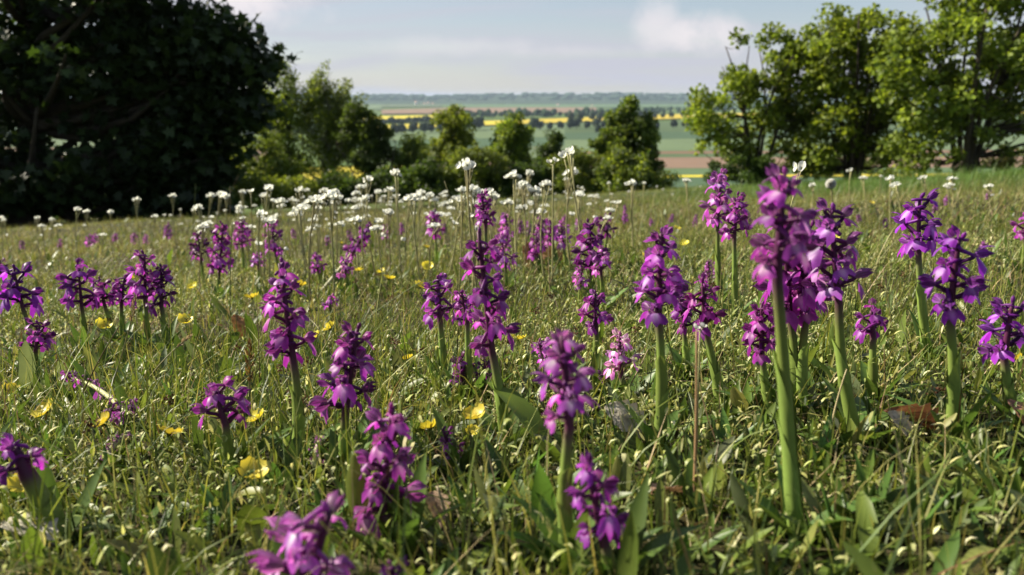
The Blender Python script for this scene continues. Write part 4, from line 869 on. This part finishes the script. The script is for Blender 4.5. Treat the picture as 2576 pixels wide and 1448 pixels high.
# wood-rush heads: small dark brown clusters on wiry stalks
WR = []
for i in range(4):
    g = np.random.default_rng(500+i); B = Buf(); 
    for k in range(16):
        c0 = np.array([g.normal(0, .0028), g.normal(0, .0028), g.uniform(-.003, .004)]); 
        for m in range(4):
            a = g.uniform(0, 6.28); e = c0+np.array([math.cos(a)*.0018, math.sin(a)*.0018, .0018]); s1 = np.array([-math.sin(a), math.cos(a), 0])*.0007; B.add([c0, e*.5+c0*.5-s1, e, e*.5+c0*.5+s1], np.array([[0, 1, 2], [0, 2, 3]]), np.array([.075, .035, .018])*g.uniform(.5, 1.9))
    me = B.mesh('rush_head'); me.materials.append(M_DEAD); v, f = tube([(0, 0, -.05), (.001, 0, -.02), (0, 0, 0)], [.0006, .0005, .0005], 5); st = mesh('rush_stalk', v, f, np.array([.13, .14, .05])); st.materials.append(M_STEM); WR.append((me, st))
g = np.random.default_rng(12)
for k in range(95):
    y = g.uniform(.5, 1.1) if g.random() < .4 else g.uniform(1.0, 3.6); x = g.uniform(-.66, .66)*y; o = thing('wood_rush', (x, y, float(zt(x, y))+g.uniform(.028, .05)), 'small dark brown wood-rush seed head on a wiry stalk', 'wood rush', 'wood-rush seed heads')
    o.rotation_euler = (g.normal(0, .25), g.normal(0, .25), g.uniform(0, 6)); me, st = WR[k % 4]; obj('seed_head', me, None, o, kind='stuff'); obj('stalk', st, None, o)

# ------------------------------------------------------------------ the fallen orchid and dropped flowers
def fallen(pts, bare, label, wpx, tint):
    b = gnd(*pts[0]); W = [np.zeros(3)]
    for p in pts[1:]: q = gnd(*p); q[2] += .026; W.append(q-b)
    W[0] = np.array([0, 0, .014]); g = np.random.default_rng(int(pts[0][0])); o = thing('fallen_orchid', b, label, 'orchid'); P = bez(W[0], W[1], W[2], 12); v, f = tube(P, np.linspace(.0026, .0012, 12), 8)
    obj('stem', mesh('stem', v, f, np.array([.42, .42, .20]), True), M_STEM, o); sc = wpx/2/F*b[1]/.016
    for i in range(30):
        e = g.random()
        if bare[0] < e < bare[1]: continue
        p = P[int(e*11)]+g.normal(0, .002, 3); fo = obj('floret', FL_ALL[g.integers(8)], None, o)
        fo.matrix_local = Matrix.Translation(p) @ Matrix.Rotation(g.uniform(0, 6.28), 4, 'Z') @ Matrix.Rotation(g.uniform(-.6, .5), 4, 'X') @ Matrix.Scale(sc*g.uniform(.5, .85), 4); fo.color = (*tint, 1)
fallen([(330, 1085), (250, 1042), (175, 1010)], (.38, .62), 'fallen withered orchid lying with its pale bare stem in the turf', 105, (1.0, 1.6, 1.05))
fallen([(275, 1205), (305, 1195), (338, 1180)], (2, 3), 'small faded purple flowers dropped in the grass', 34, (.8, 1.5, .75))
fallen([(797, 1222), (805, 1215), (812, 1200)], (2, 3), 'single pinkish floret dropped under the bushy orchid', 24, PALE)

# ------------------------------------------------------------------ air
hb = np.array([[x, y, z] for z in (-62, 45) for x, y in ((-12000, -200), (12000, -200), (12000, 14500), (-12000, 14500))], float)
hm = bpy.data.materials.new('haze_air'); hm.use_nodes = True; t = hm.node_tree; t.nodes.clear()
pv = nd(t, 'ShaderNodeVolumePrincipled'); pv.inputs['Color'].default_value = (.62, .79, 1, 1); pv.inputs['Density'].default_value = 4.2e-5; pv.inputs['Anisotropy'].default_value = .1
ho = nd(t, 'ShaderNodeOutputMaterial'); t.links.new(pv.outputs[0], ho.inputs['Volume'])
obj('haze', mesh('haze', hb, np.array([[3, 2, 1, 0], [4, 5, 6, 7], [0, 1, 5, 4], [1, 2, 6, 5], [2, 3, 7, 6], [3, 0, 4, 7]])), hm, kind='stuff')
